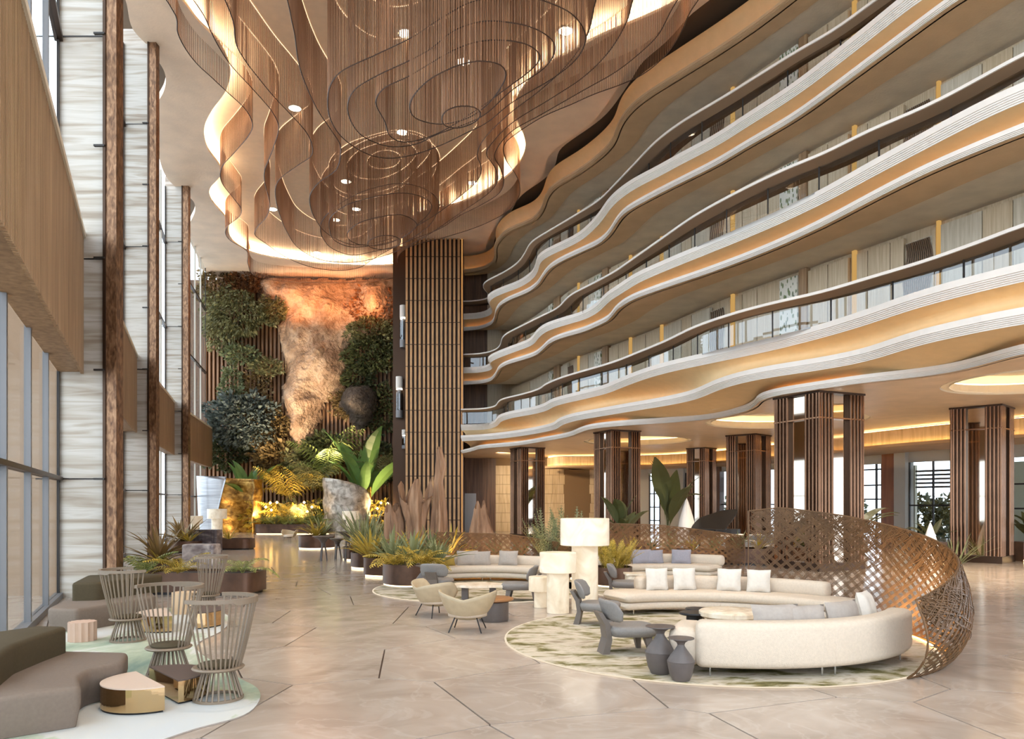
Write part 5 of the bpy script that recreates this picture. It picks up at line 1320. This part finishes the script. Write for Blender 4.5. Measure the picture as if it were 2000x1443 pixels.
ball(600, 905, 46, 26, 60.2, 360, .6, LG, 'cliff_shrub', 'green undergrowth below the cliff tip', 20)
ball(540, 900, 40, 30, 60.6, 360, .6, LBR, 'cliff_shrub', 'brown undergrowth between the cliff and the gold backdrop', 21)
ball(735, 905, 40, 40, 60.4, 400, .6, LDK, 'cliff_shrub', 'dark undergrowth at the lift tower foot', 22)
# jungle at the foot of the wall
BAN = [leaf_data('banana_leaf', big_leaf, LBA, 4.0, .78, b) for b in (.5, .9, 1.4)]
BANS = [leaf_data('broad_leaf', big_leaf, LDK, 1.6, .42, b) for b in (.6, 1.0, 1.5)]
PAL = [leaf_data('palm_frond', frond_mesh, LPA, 3.2, .95, b, 16, .35, .09) for b in (1.0, 1.5)]
PALY = [leaf_data('palm_frond', frond_mesh, LYE, 3.0, .95, b, 16, .4, .09) for b in (1.1, 1.6)]
PALG = [leaf_data('palm_frond', frond_mesh, LG, 2.6, .8, b, 14, .3, .09) for b in (1.0, 1.5)]
def at_floor(px, d, z=0): return ((px-1000)/FPX*d, d, z)
J = 'jungle planting at the foot of the rock wall'
plant('banana_plant', at_floor(708, 56.8, 1.4), BAN, 16, (1.05, 1.75), (-.1, .55), 'big banana plant rising beside the lift tower', J, up=.8)
plant('banana_plant', at_floor(486, 57.5, 2.0), BAN, 8, (.7, 1.15), (-.1, .5), 'banana plant behind the gold reception backdrop', J)
plant('fan_palm', at_floor(566, 57, 2.4), PALY, 13, (1.0, 1.5), (.0, .6), 'golden-lit palm at the foot of the cliff', J)
plant('fan_palm', at_floor(612, 57, 3.0), PALG, 13, (1.1, 1.6), (-.1, .5), 'green palm leaning on the cliff foot', J)
plant('fan_palm', at_floor(640, 58.5, 4.2), PAL, 11, (1.0, 1.6), (-.1, .6), 'pale palm just above the silver backdrop', J)
plant('fan_palm', at_floor(742, 57.4, 4.4), PALG, 11, (.8, 1.2), (.0, .6), 'small palm beside the lift shaft', J)
plant('fan_palm', at_floor(548, 55.6, .9), PALY, 13, (.7, 1.2), (.1, .7), 'low golden palm behind the reception counters', J)
plant('fan_palm', at_floor(585, 55.4, .8), PALG, 13, (.7, 1.1), (.1, .7), 'low green palm between the reception backdrops', J)
for k, (px, mt) in enumerate(((520, LYE), (575, LG), (612, LYE), (640, LDK), (735, LYE))):
    c = at_floor(px, 56.5, 1.1); leafball('undergrowth_shrub', c, (1.5, .9, 1.1), 260, .55, mt, ('golden shrub right of the gold backdrop', 'green shrub between the reception counters', 'golden shrub left of the silver backdrop', 'dark shrub behind the silver backdrop', 'golden shrub near the lift tower foot')[k], 30+k, group=J)
# star-shaped fairy lamps among the jungle
STAR = m_emit('star_lamp', (255, 198, 110), 16, False)
for k, (px, py) in enumerate(((519, 990), (528, 982), (530, 996), (541, 981), (594, 981), (600, 999), (609, 990), (737, 993), (744, 982), (757, 983))):
    p = atd(px, py, 53.2); o = empty('star_lamp', (p.x, p.y, 0)); tag(o, 'tiny golden star lamp in the jungle planting, %s from the left' % ('first', 'second', 'third', 'fourth', 'fifth', 'sixth', 'seventh', 'eighth', 'ninth', 'tenth')[k], 'lamp', 'golden star lamps in the jungle')
    MB().tube([(0, 0, 0), (0, 0, p.z)], .015, 4).build('stalk', BRONZED, o)
    mb = MB(); mb.lathe([(.005, -.1), (.1, 0), (.005, .1)], 6, (0, 0, p.z)); mb.build('bulb', STAR, o)
# ------------------------------------------------------------------ steel planters with foot light
GLOWF = m_emit('planter_foot_light', (255, 226, 178), 2.2, False)
SOIL = m_plain('planter_soil', (58, 44, 32), .9, noise=.2)
def planter(cx, cy, rx, ry, h, lab, rot=0, glow=True, n=28, sq=2.0):
    o = empty('steel_planter', (cx, cy, 0), rot); tag(o, lab, 'planter', 'rusted steel planters')
    pl = []
    for k in range(n):
        a = 2*PI*k/n; c, s = math.cos(a), math.sin(a); pl.append((rx*math.copysign(abs(c)**(2/sq), c), ry*math.copysign(abs(s)**(2/sq), s)))
    inn = [(x*.93, y*.93) for x, y in pl]; mb = MB(); V = []; F = []
    for z, P in ((.06, pl), (h, pl), (h, inn), (h-.06, inn)): V += [Vector((x, y, z)) for x, y in P]
    for i in range(3):
        for k in range(n): F.append((i*n+k, i*n+(k+1) % n, (i+1)*n+(k+1) % n, (i+1)*n+k))
    F.append(tuple(range(n-1, -1, -1))); mb.add(V, F); mb.build('shell', STEEL, o, angle=40)
    MB().prism(inn, h-.12, h-.06).build('soil', SOIL, o)
    MB().prism([(x*.94, y*.94) for x, y in pl], 0, .06).build('plinth', BLACKM, o)
    if glow: sweep([Vector((x*.965, y*.965)) for x, y in pl], [(0, .005), (0, .055)], closed=True).build('foot_light', GLOWF, o)
    return o
planter(-2.62, 19.75, .78, 1.0, .57, 'rusted steel planter in front of the driftwood, nearest of its row')
planter(-4.75, 25.0, .62, .9, .52, 'rusted steel planter second in the row towards reception')
planter(-5.85, 28.6, .6, .8, .5, 'rusted steel planter third in the row towards reception')
planter(-9.35, 35.8, .85, .85, .62, 'round steel planter behind the trumpet tables')
planter(-3.0, 21.9, 1.35, .55, .55, 'oblong steel planter at the foot of the driftwood trunks')
planter(2.6, 19.3, .5, .6, .5, 'rusted steel planter beside the chair behind the tall lamp')
planter(1.35, 21.5, .9, .6, .5, 'rusted steel planter behind the alabaster lamps')
planter(-7.35, 17.85, 1.4, .58, .52, 'long steel planter behind the farthest slatted chair', rot=-.12, glow=False, sq=6)
planter(-10.2, 21.8, .72, .7, .46, 'round steel planter holding the big agave by the windows', glow=False)
planter(-14.4, 33.0, .75, .7, .5, 'round steel planter far along the windows', glow=False)
planter(-13.2, 35.2, 1.0, .6, .5, 'oblong steel planter under the far alabaster lamps', glow=False, sq=5)
planter(-.9, 23.6, 1.6, .8, .5, 'oblong steel planter behind the low woven screen')
planter(5.2, 25.8, 2.2, .7, .55, 'oblong steel planter behind the middle woven screen', glow=False)
planter(9.6, 26.6, 2.4, .7, .55, 'oblong steel planter behind the large woven screen', glow=False)
planter(4.6, 31.5, 1.2, .9, .55, 'steel planter of the broad-leaved palm in the lounge', glow=False)
# ------------------------------------------------------------------ plants in the planters
FERN = [leaf_data('fern_frond', frond_mesh, LYE, .72, .17, b, 15, .15, .035) for b in (1.3, 1.8)]
FERNG = [leaf_data('fern_frond', frond_mesh, LPA, .75, .17, b, 15, .15, .035) for b in (1.1, 1.7)]
AGA = [leaf_data('agave_leaf', lambda L, w, b: blade_mesh(L, w, b, 6, .3, .7), LGR, .62, .06, b) for b in (.2, .6)]
AGB = [leaf_data('agave_leaf', lambda L, w, b: blade_mesh(L, w, b, 6, .3, .7), LBR, .85, .085, b) for b in (.3, .8)]
AGY = [leaf_data('agave_leaf', lambda L, w, b: blade_mesh(L, w, b, 6, .3, .7), LYE, .6, .06, b) for b in (.3, .8)]
GRS = [leaf_data('grass_blade', lambda L, w, b: blade_mesh(L, w, b, 5, .2, .8), LGR, 1.0, .035, b) for b in (.3, .7)]
SPK = [leaf_data('needle_stem', frond_mesh, LGR, .95, .07, b, 18, -.2, .02) for b in (.1, .35)]
SPKY = [leaf_data('needle_stem', frond_mesh, LYE, .6, .07, b, 16, -.2, .025) for b in (.2, .5)]
PG = 'planter greenery'
def L_(s): return s
plant('fern', (-2.95, 19.0, .5), FERN, 15, (.9, 1.4), (.0, .7), 'golden fern spilling over the left of the nearest steel planter', PG, 'frond')
plant('fern', (-2.25, 18.95, .5), FERN, 15, (.9, 1.4), (.0, .7), 'golden fern spilling over the right of the nearest steel planter', PG, 'frond')
plant('agave', (-2.6, 19.5, .5), AGA, 34, (1.2, 1.8), (-.1, .75), 'sage agave in the middle of the nearest steel planter', PG)
plant('agave', (-2.0, 19.9, .5), AGA, 32, (1.2, 1.8), (-.1, .75), 'sage agave at the back right of the nearest steel planter', PG)
plant('agave', (-3.2, 20.1, .5), AGA, 32, (1.2, 1.8), (-.1, .75), 'sage agave at the back left of the nearest steel planter', PG)
for k, (x, mt) in enumerate(((-4.1, 'y'), (-3.5, 's'), (-2.9, 'y'), (-2.3, 's'), (-1.8, 'y'))):
    plant('golden_grass' if mt == 'y' else 'agave', (x, 21.75, .49), AGY if mt == 'y' else AGA, 32, (1.2, 1.9), (-.15, .7), ('golden tuft at the walkway end before the driftwood', 'sage agave before the low driftwood trunk', 'golden tuft before the flaring driftwood trunk', 'sage agave before the tallest driftwood trunk', 'golden tuft at the sofa end before the driftwood')[k], PG)
plant('feather_grass', (-4.6, 24.6, .46), GRS, 60, (1.0, 1.8), (-.1, .5), 'tall feathery grass in the second steel planter of the row', PG, 'blade', spread=.35)
plant('feather_grass', (-5.0, 25.4, .46), GRS, 60, (1.2, 2.0), (-.1, .5), 'tall feathery grass at the back of the second planter', PG, 'blade', spread=.35)
plant('golden_grass', (-4.75, 24.3, .46), AGY, 34, (1.2, 1.8), (-.1, .8), 'golden tufted plant at the lip of the second planter', PG, 'blade')
plant('feather_grass', (-5.8, 28.5, .44), GRS, 50, (1.1, 1.9), (-.1, .5), 'feathery grass in the third planter of the row', PG, 'blade', spread=.3)
plant('golden_grass', (-5.9, 28.2, .44), AGY, 18, (.9, 1.3), (.1, .8), 'golden tuft in the third planter of the row', PG, 'blade')
plant('golden_grass', (-9.35, 35.6, .56), AGY, 34, (1.3, 2.0), (-.1, .8), 'golden spiky plant in the planter behind the trumpet tables', PG, 'blade')
plant('spiky_shrub', (-9.1, 35.9, .56), AGA, 24, (1.4, 2.0), (-.1, .8), 'sage spiky plant in the planter behind the trumpet tables', PG)
plant('fern', (-8.55, 17.4, .46), FERNG, 10, (1.0, 1.35), (-.1, .7), 'green fern at the window end of the long steel planter', PG, 'frond')
plant('fern', (-7.75, 17.4, .46), FERN, 13, (.9, 1.25), (.1, .8), 'golden fern in the middle of the long steel planter', PG, 'frond')
plant('fern', (-6.35, 17.6, .46), FERNG, 8, (.9, 1.2), (.1, .8), 'sparse fern at the hall end of the long steel planter', PG, 'frond')
plant('agave', (-10.2, 21.6, .4), AGB, 40, (1.1, 1.7), (-.2, .9), 'large dark spiky agave in the round window planter', PG)
plant('golden_grass', (-9.95, 21.2, .4), AGY, 16, (.8, 1.2), (.2, .9), 'golden tuft at the foot of the large agave', PG, 'blade')
plant('agave', (-14.5, 32.9, .44), AGB, 34, (1.2, 1.8), (-.1, .8), 'dark spiky agave far along the windows', PG)
plant('golden_grass', (-14.1, 32.6, .44), AGY, 18, (1.1, 1.5), (.1, .8), 'golden tuft far along the windows', PG, 'blade')
plant('agave', (-13.3, 35.1, .44), AGY, 20, (.9, 1.3), (.1, .8), 'golden agave under the far alabaster lamps', PG)
plant('agave', (-15.3, 35.6, .3), AGA, 22, (1.2, 1.6), (-.1, .7), 'sage agave behind the far alabaster lamps', PG)
for k, (x, y) in enumerate(((.95, 21.2), (1.4, 21.6), (1.85, 21.3))):
    plant('rosemary_bush', (x, y, .44), SPK, 26, (1.0, 1.7), (-.25, .4), ('upright sage bush showing left of the tall lamp', 'upright sage bush hidden mostly by the tall lamp', 'upright sage bush just right of the tall lamp')[k], PG, 'stem', spread=.25)
plant('golden_bush', (2.5, 19.1, .44), SPKY, 34, (.9, 1.4), (-.2, .6), 'golden needle bush right of the tall lamp stem', PG, 'stem', spread=.25)
plant('golden_bush', (2.85, 19.5, .44), SPKY, 26, (.9, 1.3), (-.2, .6), 'golden needle bush beside the middle woven screen', PG, 'stem', spread=.2)
for k, (x, y) in enumerate(((-2.0, 23.4), (-1.3, 23.3), (-.5, 23.5), (.3, 23.6))):
    plant('agave', (x, y, .44), AGA, 20, (.9, 1.4), (-.1, .8), ('sage agave left of the small driftwood', 'sage agave in front of the small driftwood', 'sage agave right of the small driftwood', 'sage agave at the end of the planter behind the low screen')[k], PG)
for k, x in enumerate((3.4, 4.1, 4.8, 5.5, 6.2, 6.9, 8.0, 8.8, 9.6, 10.4, 11.4)):
    plant('agave', (x, 25.7+.8*(x > 7.5)+PR.uniform(-.2, .2), .49), AGY if k % 3 == 1 else AGA, 20, (.9, 1.45), (-.1, .8), '%s spiky plant, %s along the planter row behind the woven screens' % ('golden' if k % 3 == 1 else 'sage', ('first', 'second', 'third', 'fourth', 'fifth', 'sixth', 'seventh', 'eighth', 'ninth', 'tenth', 'last')[k]), PG)
plant('broadleaf_palm', (4.6, 31.4, .5), BANS, 14, (.9, 1.4), (-.1, .7), 'broad-leaved palm in front of the lounge column', PG, up=.5)
plant('broadleaf_palm', (8.2, 39.5, .3), BANS, 10, (1.6, 2.4), (-.2, .3), 'tall banana-like plant before the cream lounge wall', PG, up=1.0)
plant('broadleaf_palm', (12.8, 28.2, .3), BANS, 10, (.9, 1.4), (-.1, .6), 'broad-leaved plant peeking over the large woven screen', PG, up=.5)
plant('broadleaf_palm', (15.6, 27.8, .7), BANS, 10, (.5, .8), (.1, .8), 'broad-leaved plant on the planter wall left of the window column', PG)
plant('broadleaf_palm', (19.4, 27.8, .7), BANS, 12, (.7, 1.0), (.0, .8), 'broad-leaved plant on the planter wall right of the window column', PG)
plant('feather_grass', (15.5, 26.2, 0), GRS, 30, (1.1, 1.6), (.0, .7), 'feathery grass spraying out beside the window column', PG, 'blade', spread=.3)
# garden bushes outside the lounge windows
for k, (px, d, r) in enumerate(((1345, 62, 1.6), (1420, 60, 1.7), (1600, 53, 1.8), (1640, 52, 1.8), (1790, 49, 2.0), (1830, 48, 2.1), (1868, 47, 2.2))):
    x, y, _ = at_floor(px, d); leafball('garden_bush', (x, y, 1.2), (r, r*.7, 1.5), 520, .42, (LG, LGB)[k % 2], 'green garden bush outside the lounge windows, %s of seven from the reception side' % ('first', 'second', 'third', 'fourth', 'fifth', 'sixth', 'seventh')[k], 60+k, group='garden bushes outside', cat='bush')
# ------------------------------------------------------------------ driftwood
DRIFT = m_streak('driftwood', [(.3, (108, 78, 56)), (.5, (152, 114, 84)), (.7, (186, 148, 116))], (5, 5, .8), .75, bmp=.5)
def driftwood(x, y, pts, lab, seed=0):
    """ragged, fluted trunk: rows of (dx, z, rx, ry)"""
    V = []; F = []; n = 40; rr = random.Random(seed); rows = resample(cr([Vector(p+(0,)*0) for p in [(a, b) for a, b, _, _ in pts]], 4), .12)
    m = 26
    for i in range(m+1):
        t = i/m*(len(pts)-1); j = min(int(t), len(pts)-2); f = t-j; a, b = pts[j], pts[j+1]; q = [a[k]+(b[k]-a[k])*f for k in range(4)]
        for k in range(n):
            an = 2*PI*k/n; rid = 1+.20*math.sin(an*5+seed+i*.05)+.12*math.sin(an*11+seed*2+i*.11)+.08*mnoise.noise(Vector((an*3, i*.4, seed)))
            rag = .0 if i < m-4 else (i-m+4)*.07*math.sin(an*4+seed)+.05*math.sin(an*9)
            V.append(Vector((q[0]+q[2]*rid*math.cos(an), q[3]*rid*math.sin(an), q[1]+rag*q[2]*3)))
    for i in range(m):
        for k in range(n): F.append((i*n+k, i*n+(k+1) % n, (i+1)*n+(k+1) % n, (i+1)*n+k))
    o = me_obj('driftwood_trunk', V, F, DRIFT, None, True, (x, y, 0)); tag(o, lab, 'driftwood', 'upright driftwood trunks')
driftwood(-2.95, 23.0, [(0, 0, .32, .3), (.05, .7, .26, .25), (.0, 1.4, .24, .2), (-.05, 2.0, .36, .24), (-.02, 2.5, .46, .28)], 'broad flaring driftwood trunk beside the lift tower', 1)
driftwood(-2.3, 23.2, [(0, 0, .34, .3), (.02, 1.0, .26, .25), (.05, 2.0, .2, .2), (0.02, 2.8, .12, .12), (.1, 3.3, .15, .1), (.04, 3.85, .06, .06)], 'tallest driftwood trunk ending in a thin twist', 2)
driftwood(-3.6, 23.2, [(0, 0, .3, .25), (-.05, .8, .26, .2), (-.02, 1.5, .28, .18), (-.1, 2.0, .2, .12)], 'low driftwood trunk left of the flaring one', 3)
driftwood(-.95, 24.7, [(0, 0, .42, .3), (0, .8, .42, .3), (-.05, 1.3, .32, .22), (-.08, 1.8, .2, .16), (-.08, 2.1, .16, .12)], 'small broad driftwood trunk behind the low woven screen', 4)
# ------------------------------------------------------------------ trumpet tables, stands, reception
def trumpet(x, y, r, h, lab):
    o = empty('trumpet_table', (x, y, .003)); tag(o, lab, 'table', 'trumpet side tables')
    MB().lathe([(.05, h*.62), (.08, h*.72), (r*.45, h*.88), (r*.95, h*.965), (r, h*.98), (r, h), (.01, h)], 32, cap=False).build('dish', CLAY, o, angle=50)
    for k in range(3):
        a = 2*PI*k/3+.4; MB().tube([(.05*math.cos(a), .05*math.sin(a), h*.7), (.10*math.cos(a), .10*math.sin(a), h*.4), (.15*math.cos(a), .15*math.sin(a), 0)], [.035, .028, .03], 6).build('leg', CLAY, o)
trumpet(-7.05, 27.9, .40, .92, 'left trumpet-shaped clay side table in the walkway')
trumpet(-6.68, 28.6, .30, .80, 'small middle trumpet-shaped clay side table in the walkway')
trumpet(-6.15, 27.9, .42, 1.10, 'tallest trumpet-shaped clay side table in the walkway')
MARBG = m_streak('grey_marble', [(.3, (70, 62, 66)), (.5, (104, 96, 100)), (.7, (170, 160, 156))], (2, 2, 5), .3)
MARBW = m_streak('white_grey_marble', [(.3, (116, 104, 104)), (.5, (178, 168, 164)), (.7, (220, 212, 206))], (3, 3, 5), .3)
poly = []
p0 = flo(399, 1078)
for k in range(13):
    xx = -.48+.08*k; poly += [(p0.x+xx, p0.y-.02), (p0.x+xx+.02, p0.y+.03), (p0.x+xx+.06, p0.y+.03)]
poly += [(p0.x+.56, p0.y+.6), (p0.x-.48, p0.y+.6)]
tag(MB().prism(poly, .003, .98).build('fluted_stand', MARBG), 'dark fluted marble stand by the far alabaster lamps', 'stand')
tag(soft_prism([(-9.25, 20.9), (-8.35, 20.9), (-8.35, 21.5), (-9.25, 21.5)], .003, .98, .05).build('marble_stand', MARBW, angle=40), 'grey-white marble stand seen through the farthest slatted chair', 'stand')
GOLDT = m_streak('gold_mosaic', [(.3, (92, 62, 24)), (.5, (168, 124, 56)), (.7, (222, 182, 100))], (2.5, 2.5, 3.2), .35, metal=.6, bmp=.8)
SILVT = m_streak('silver_mosaic', [(.3, (120, 110, 98)), (.5, (176, 166, 152)), (.7, (214, 206, 194))], (3, 3, 3), .4, metal=.3, bmp=.8)
BSTEEL = m_streak('brushed_steel_panel', [(.3, (150, 148, 150)), (.7, (192, 190, 190))], (.5, .5, 14), .3, metal=.7)
def shell_panel(parent, name, r, a0, a1, top, mat, n=40, m=14, cut=None, wave=0.0, lean=.0, th=.08):
    V = []; F = []
    for s in (0, 1):
        for i in range(n+1):
            u = i/n
            for j in range(m+1):
                v = j/m; uu = u if cut is None else u*(1-cut*(1-v)); a = math.radians(a0+(a1-a0)*uu); z = top(uu)*v
                rr = r*(1+lean*(v-.5))+wave*math.sin(v*17+2.2*math.sin(u*4))+(th if s else 0)
                V.append(Vector((rr*math.cos(a), rr*math.sin(a), z)))
    w = m+1; q = (n+1)*w
    for i in range(n):
        for j in range(m):
            a = i*w+j; F += [(a, a+1, a+w+1, a+w), (q+a, q+a+w, q+a+w+1, q+a+1)]
        F += [(i*w+m, q+i*w+m, q+(i+1)*w+m, (i+1)*w+m)]
    for i in (0, n):
        for j in range(m): a = i*w+j; F.append((a, q+a, q+a+1, a+1))
    mb = MB(); mb.add(V, F); return mb.build(name, mat, parent, sm=True)
rb = empty('reception_backdrop', (-20.6, 54.6, 0)); tag(rb, 'curled reception backdrop, brushed steel outside and gold mosaic inside', 'backdrop')
shell_panel(rb, 'steel_panel', 2.1, 165, 285, lambda u: 4.2-.15*u, BSTEEL, cut=.22, lean=.08)
shell_panel(rb, 'gold_panel', 2.15, -25, 150, lambda u: 3.9+.25*u, GOLDT, wave=.05, lean=.06)
rb = empty('reception_backdrop', (-12.1, 55.2, 0)); tag(rb, 'curled silver mosaic reception backdrop beside the banana plant', 'backdrop')
shell_panel(rb, 'silver_panel', 1.7, 345, 185, lambda u: 2.7+1.35*math.sin(u*1.75)**.6, SILVT, wave=.05, lean=.04)
shell_panel(rb, 'inner_panel', 1.62, 175, 20, lambda u: 3.4, GOLDT)
def facet_desk(px, py, rx, h, lab):
    p = flo(px, py); bm = bmesh.new(); bmesh.ops.create_icosphere(bm, subdivisions=2, radius=1); rr = random.Random(int(px))
    for v in bm.verts:
        k = rr.uniform(.86, 1.1); v.co = Vector((v.co.x*rx*k, v.co.y*rx*.5*k, max(-.98, min(.9, v.co.z))*h/1.88*1.0))
    zmin = min(v.co.z for v in bm.verts)
    for v in bm.verts: v.co += Vector((p.x, p.y, -zmin+.002))
    o = bm_obj('faceted_desk', bm, FACET); tag(o, lab, 'desk', 'faceted reception desks')
def m_facet():
    m, t, out = nt('black_gold_stone'); n = N_(t, 'ShaderNodeTexNoise'); n.inputs['Scale'].default_value = 1.1; n.inputs['Detail'].default_value = 5; n.inputs['Distortion'].default_value = 1.5
    t.links.new(coords(t), n.inputs['Vector']); princ(t, out, ramp(t, n.outputs['Fac'], [(.5, rgb((26, 20, 16))), (.56, rgb((190, 130, 50))), (.62, rgb((40, 28, 18)))]), .2); return m
FACET = m_facet()
facet_desk(503, 1039, .95, .95, 'faceted black and gold reception desk before the gold backdrop')
facet_desk(612, 1040, .85, .9, 'faceted black and gold reception desk before the silver backdrop')
planter(-15.6, 53.2, 2.6, .6, .7, 'long steel planter between the reception desks', glow=True, sq=5)
for k in range(7):
    plant('agave', (-17.4+k*.6, 53.1, .62), AGA if k % 2 else FERNG, 16, (1.2, 1.8), (-.1, .8), '%s plant from the left in the long planter between the reception desks' % ('first', 'second', 'third', 'fourth', 'fifth', 'sixth', 'seventh')[k], 'planting between the reception desks')
p = flo(566, 1057); tub_chair(p.x, p.y, 250, 'tiny far sand tub armchair on the way to reception')
# ------------------------------------------------------------------ lounge under the balconies
pn = empty('grand_piano', (9.4, 34.4, 0), .5); tag(pn, 'black grand piano with its lid up behind the woven screens', 'piano')
body = cr([(-.75, -.75), (.75, -.75), (.78, .1), (.5, .75), (.2, 1.25), (-.4, 1.3), (-.75, .9)], 4, True)
MB().prism([(q.x, q.y) for q in body], .68, .98).build('case', BLACKM, pn)
lid = MB(); lid.prism([(q.x, q.y) for q in body], 0, .03); lo = lid.build('lid', BLACKM, pn); lo.location = (-.55, 0, 1.0); lo.rotation_euler = (0, -.75, 0)
lo.location = (.0, 0, 1.28)
MB().tube([(.55, .1, .98), (.62, .1, 1.55)], .015, 5).build('prop', BLACKM, pn)
for x, y in ((-.6, -.55), (.6, -.55), (-.1, 1.0)): MB().tube([(x, y, .68), (x, y, 0)], [.06, .035], 8).build('leg', BLACKM, pn)
MB().box(-.72, .72, -.98, -.72, .66, .76).build('keyboard', FASCIA, pn)
for k, (x, y, rz, lab) in enumerate(((11.0, 31.0, .2, 'grey box sofa under the balcony beside the piano'), (13.6, 31.5, -.3, 'grey box sofa under the balcony near the wide column'))):
    s = empty('box_sofa', (x, y, 0), rz); tag(s, lab, 'sofa', 'grey box sofas')
    soft_prism([(-1.1, -.45), (1.1, -.45), (1.1, .45), (-1.1, .45)], .1, .42, .06).build('seat', GREYC, s, angle=50)
    soft_prism([(-1.1, .25), (1.1, .25), (1.1, .5), (-1.1, .5)], .4, .85, .06).build('backrest', GREYC, s, angle=50)
    for sx in (-1, 1): soft_prism([(sx*1.1-.12, -.45), (sx*1.1+.12, -.45), (sx*1.1+.12, .5), (sx*1.1-.12, .5)], .1, .62, .05).build('armrest', GREYC, s, angle=50)
    for sx in (-.95, .95):
        for sy in (-.35, .4): MB().box(sx-.03, sx+.03, sy-.03, sy+.03, 0, .11).build('leg', BLACKM, s)
PORC = m_plain('white_porcelain', (236, 230, 222), .25)
for px, d, s, lab in ((1341, 36, 1.0, 'white teardrop sculpture before the garden window'), (1817, 25.4, .62, 'white teardrop sculpture peeking over the large woven screen')):
    x, y, _ = at_floor(px, d); o = MB().lathe([(r*s, z*s) for r, z in ((.28, 0), (.42, .35), (.44, .8), (.36, 1.3), (.22, 1.8), (.08, 2.25), (.01, 2.4))], 32, (x, y, .002)).build('teardrop_sculpture', PORC, sm=True); tag(o, lab, 'sculpture', 'white teardrop sculptures')
# ================================================================== LAMPS OF THE HALL AND ADDED FILL SPOTS
def spot(x, y, z, power, size=70, blend=.6, col=(1, .85, .68), target=None, rad=.25):
    l = bpy.data.lights.new('spotlight', 'SPOT'); l.energy = power; l.spot_size = math.radians(size); l.spot_blend = blend; l.color = col; l.shadow_soft_size = rad
    o = bpy.data.objects.new('spotlight', l); COL.objects.link(o); o.location = (x, y, z)
    if target is not None:
        o.rotation_euler = (Vector(target)-Vector((x, y, z))).to_track_quat('-Z', 'Y').to_euler()
    return o
# ceiling downlights over the seating groups
for x, y, w in ((3.0, 12.2, 1300), (-.8, 15.5, 2200), (-4.0, 10, 2200), (4, 19.5, 1600), (-3.5, 24, 2600), (-7, 33, 2600), (0, 30, 2000), (-10, 43, 3000)):
    spot(x, y, Zc-.1, w, 42, .7)

# warm washers of the planted wall
for x in (-17.5, -14.5, -11.5): spot(x, 57.5, 17.2, 600, 95, .9, (1, .42, .16), (x, 61.5, 19.2))
spot(-19, 55, 4.5, 2600, 80, .8, (1, .84, .62), (-19, 61, 11))
spot(-14, 55, 5.0, 2800, 80, .8, (1, .84, .62), (-13.5, 61, 11))

for x in (-18.3, -15.5, -9.6): spot(x, 53.6, 1.3, 1300, 110, .9, (1, .74, .4), (x, 59, 4.5))  # unseen warm fills, added to brighten the palms at the wall foot
spot(-1.0, 51, ZG-.1, 1500, 100, .9, (1, .8, .55), (3.5, 57.5, 2.5))  # added wash that brightens the oak tile wall, no fitting modelled
spot(-19.3, 52.2, .5, 260, 110, .9, (1, .72, .34), (-19.6, 56, 1.5))
# fill spots added to brighten the lounge under the balconies
for (c, r) in rings: spot(c.x, c.y, ZG+.25, 1300, 120, .8, (1, .86, .66), (c.x, c.y, 0))
for px, d in ((1110, 50), (1300, 46), (1480, 32), (1700, 32), (1880, 22), (1650, 38)): 
    x, y, _ = at_floor(px, d); spot(x, y, ZG-.05, 750, 120, .8, (1, .85, .66), (x, y, 0))
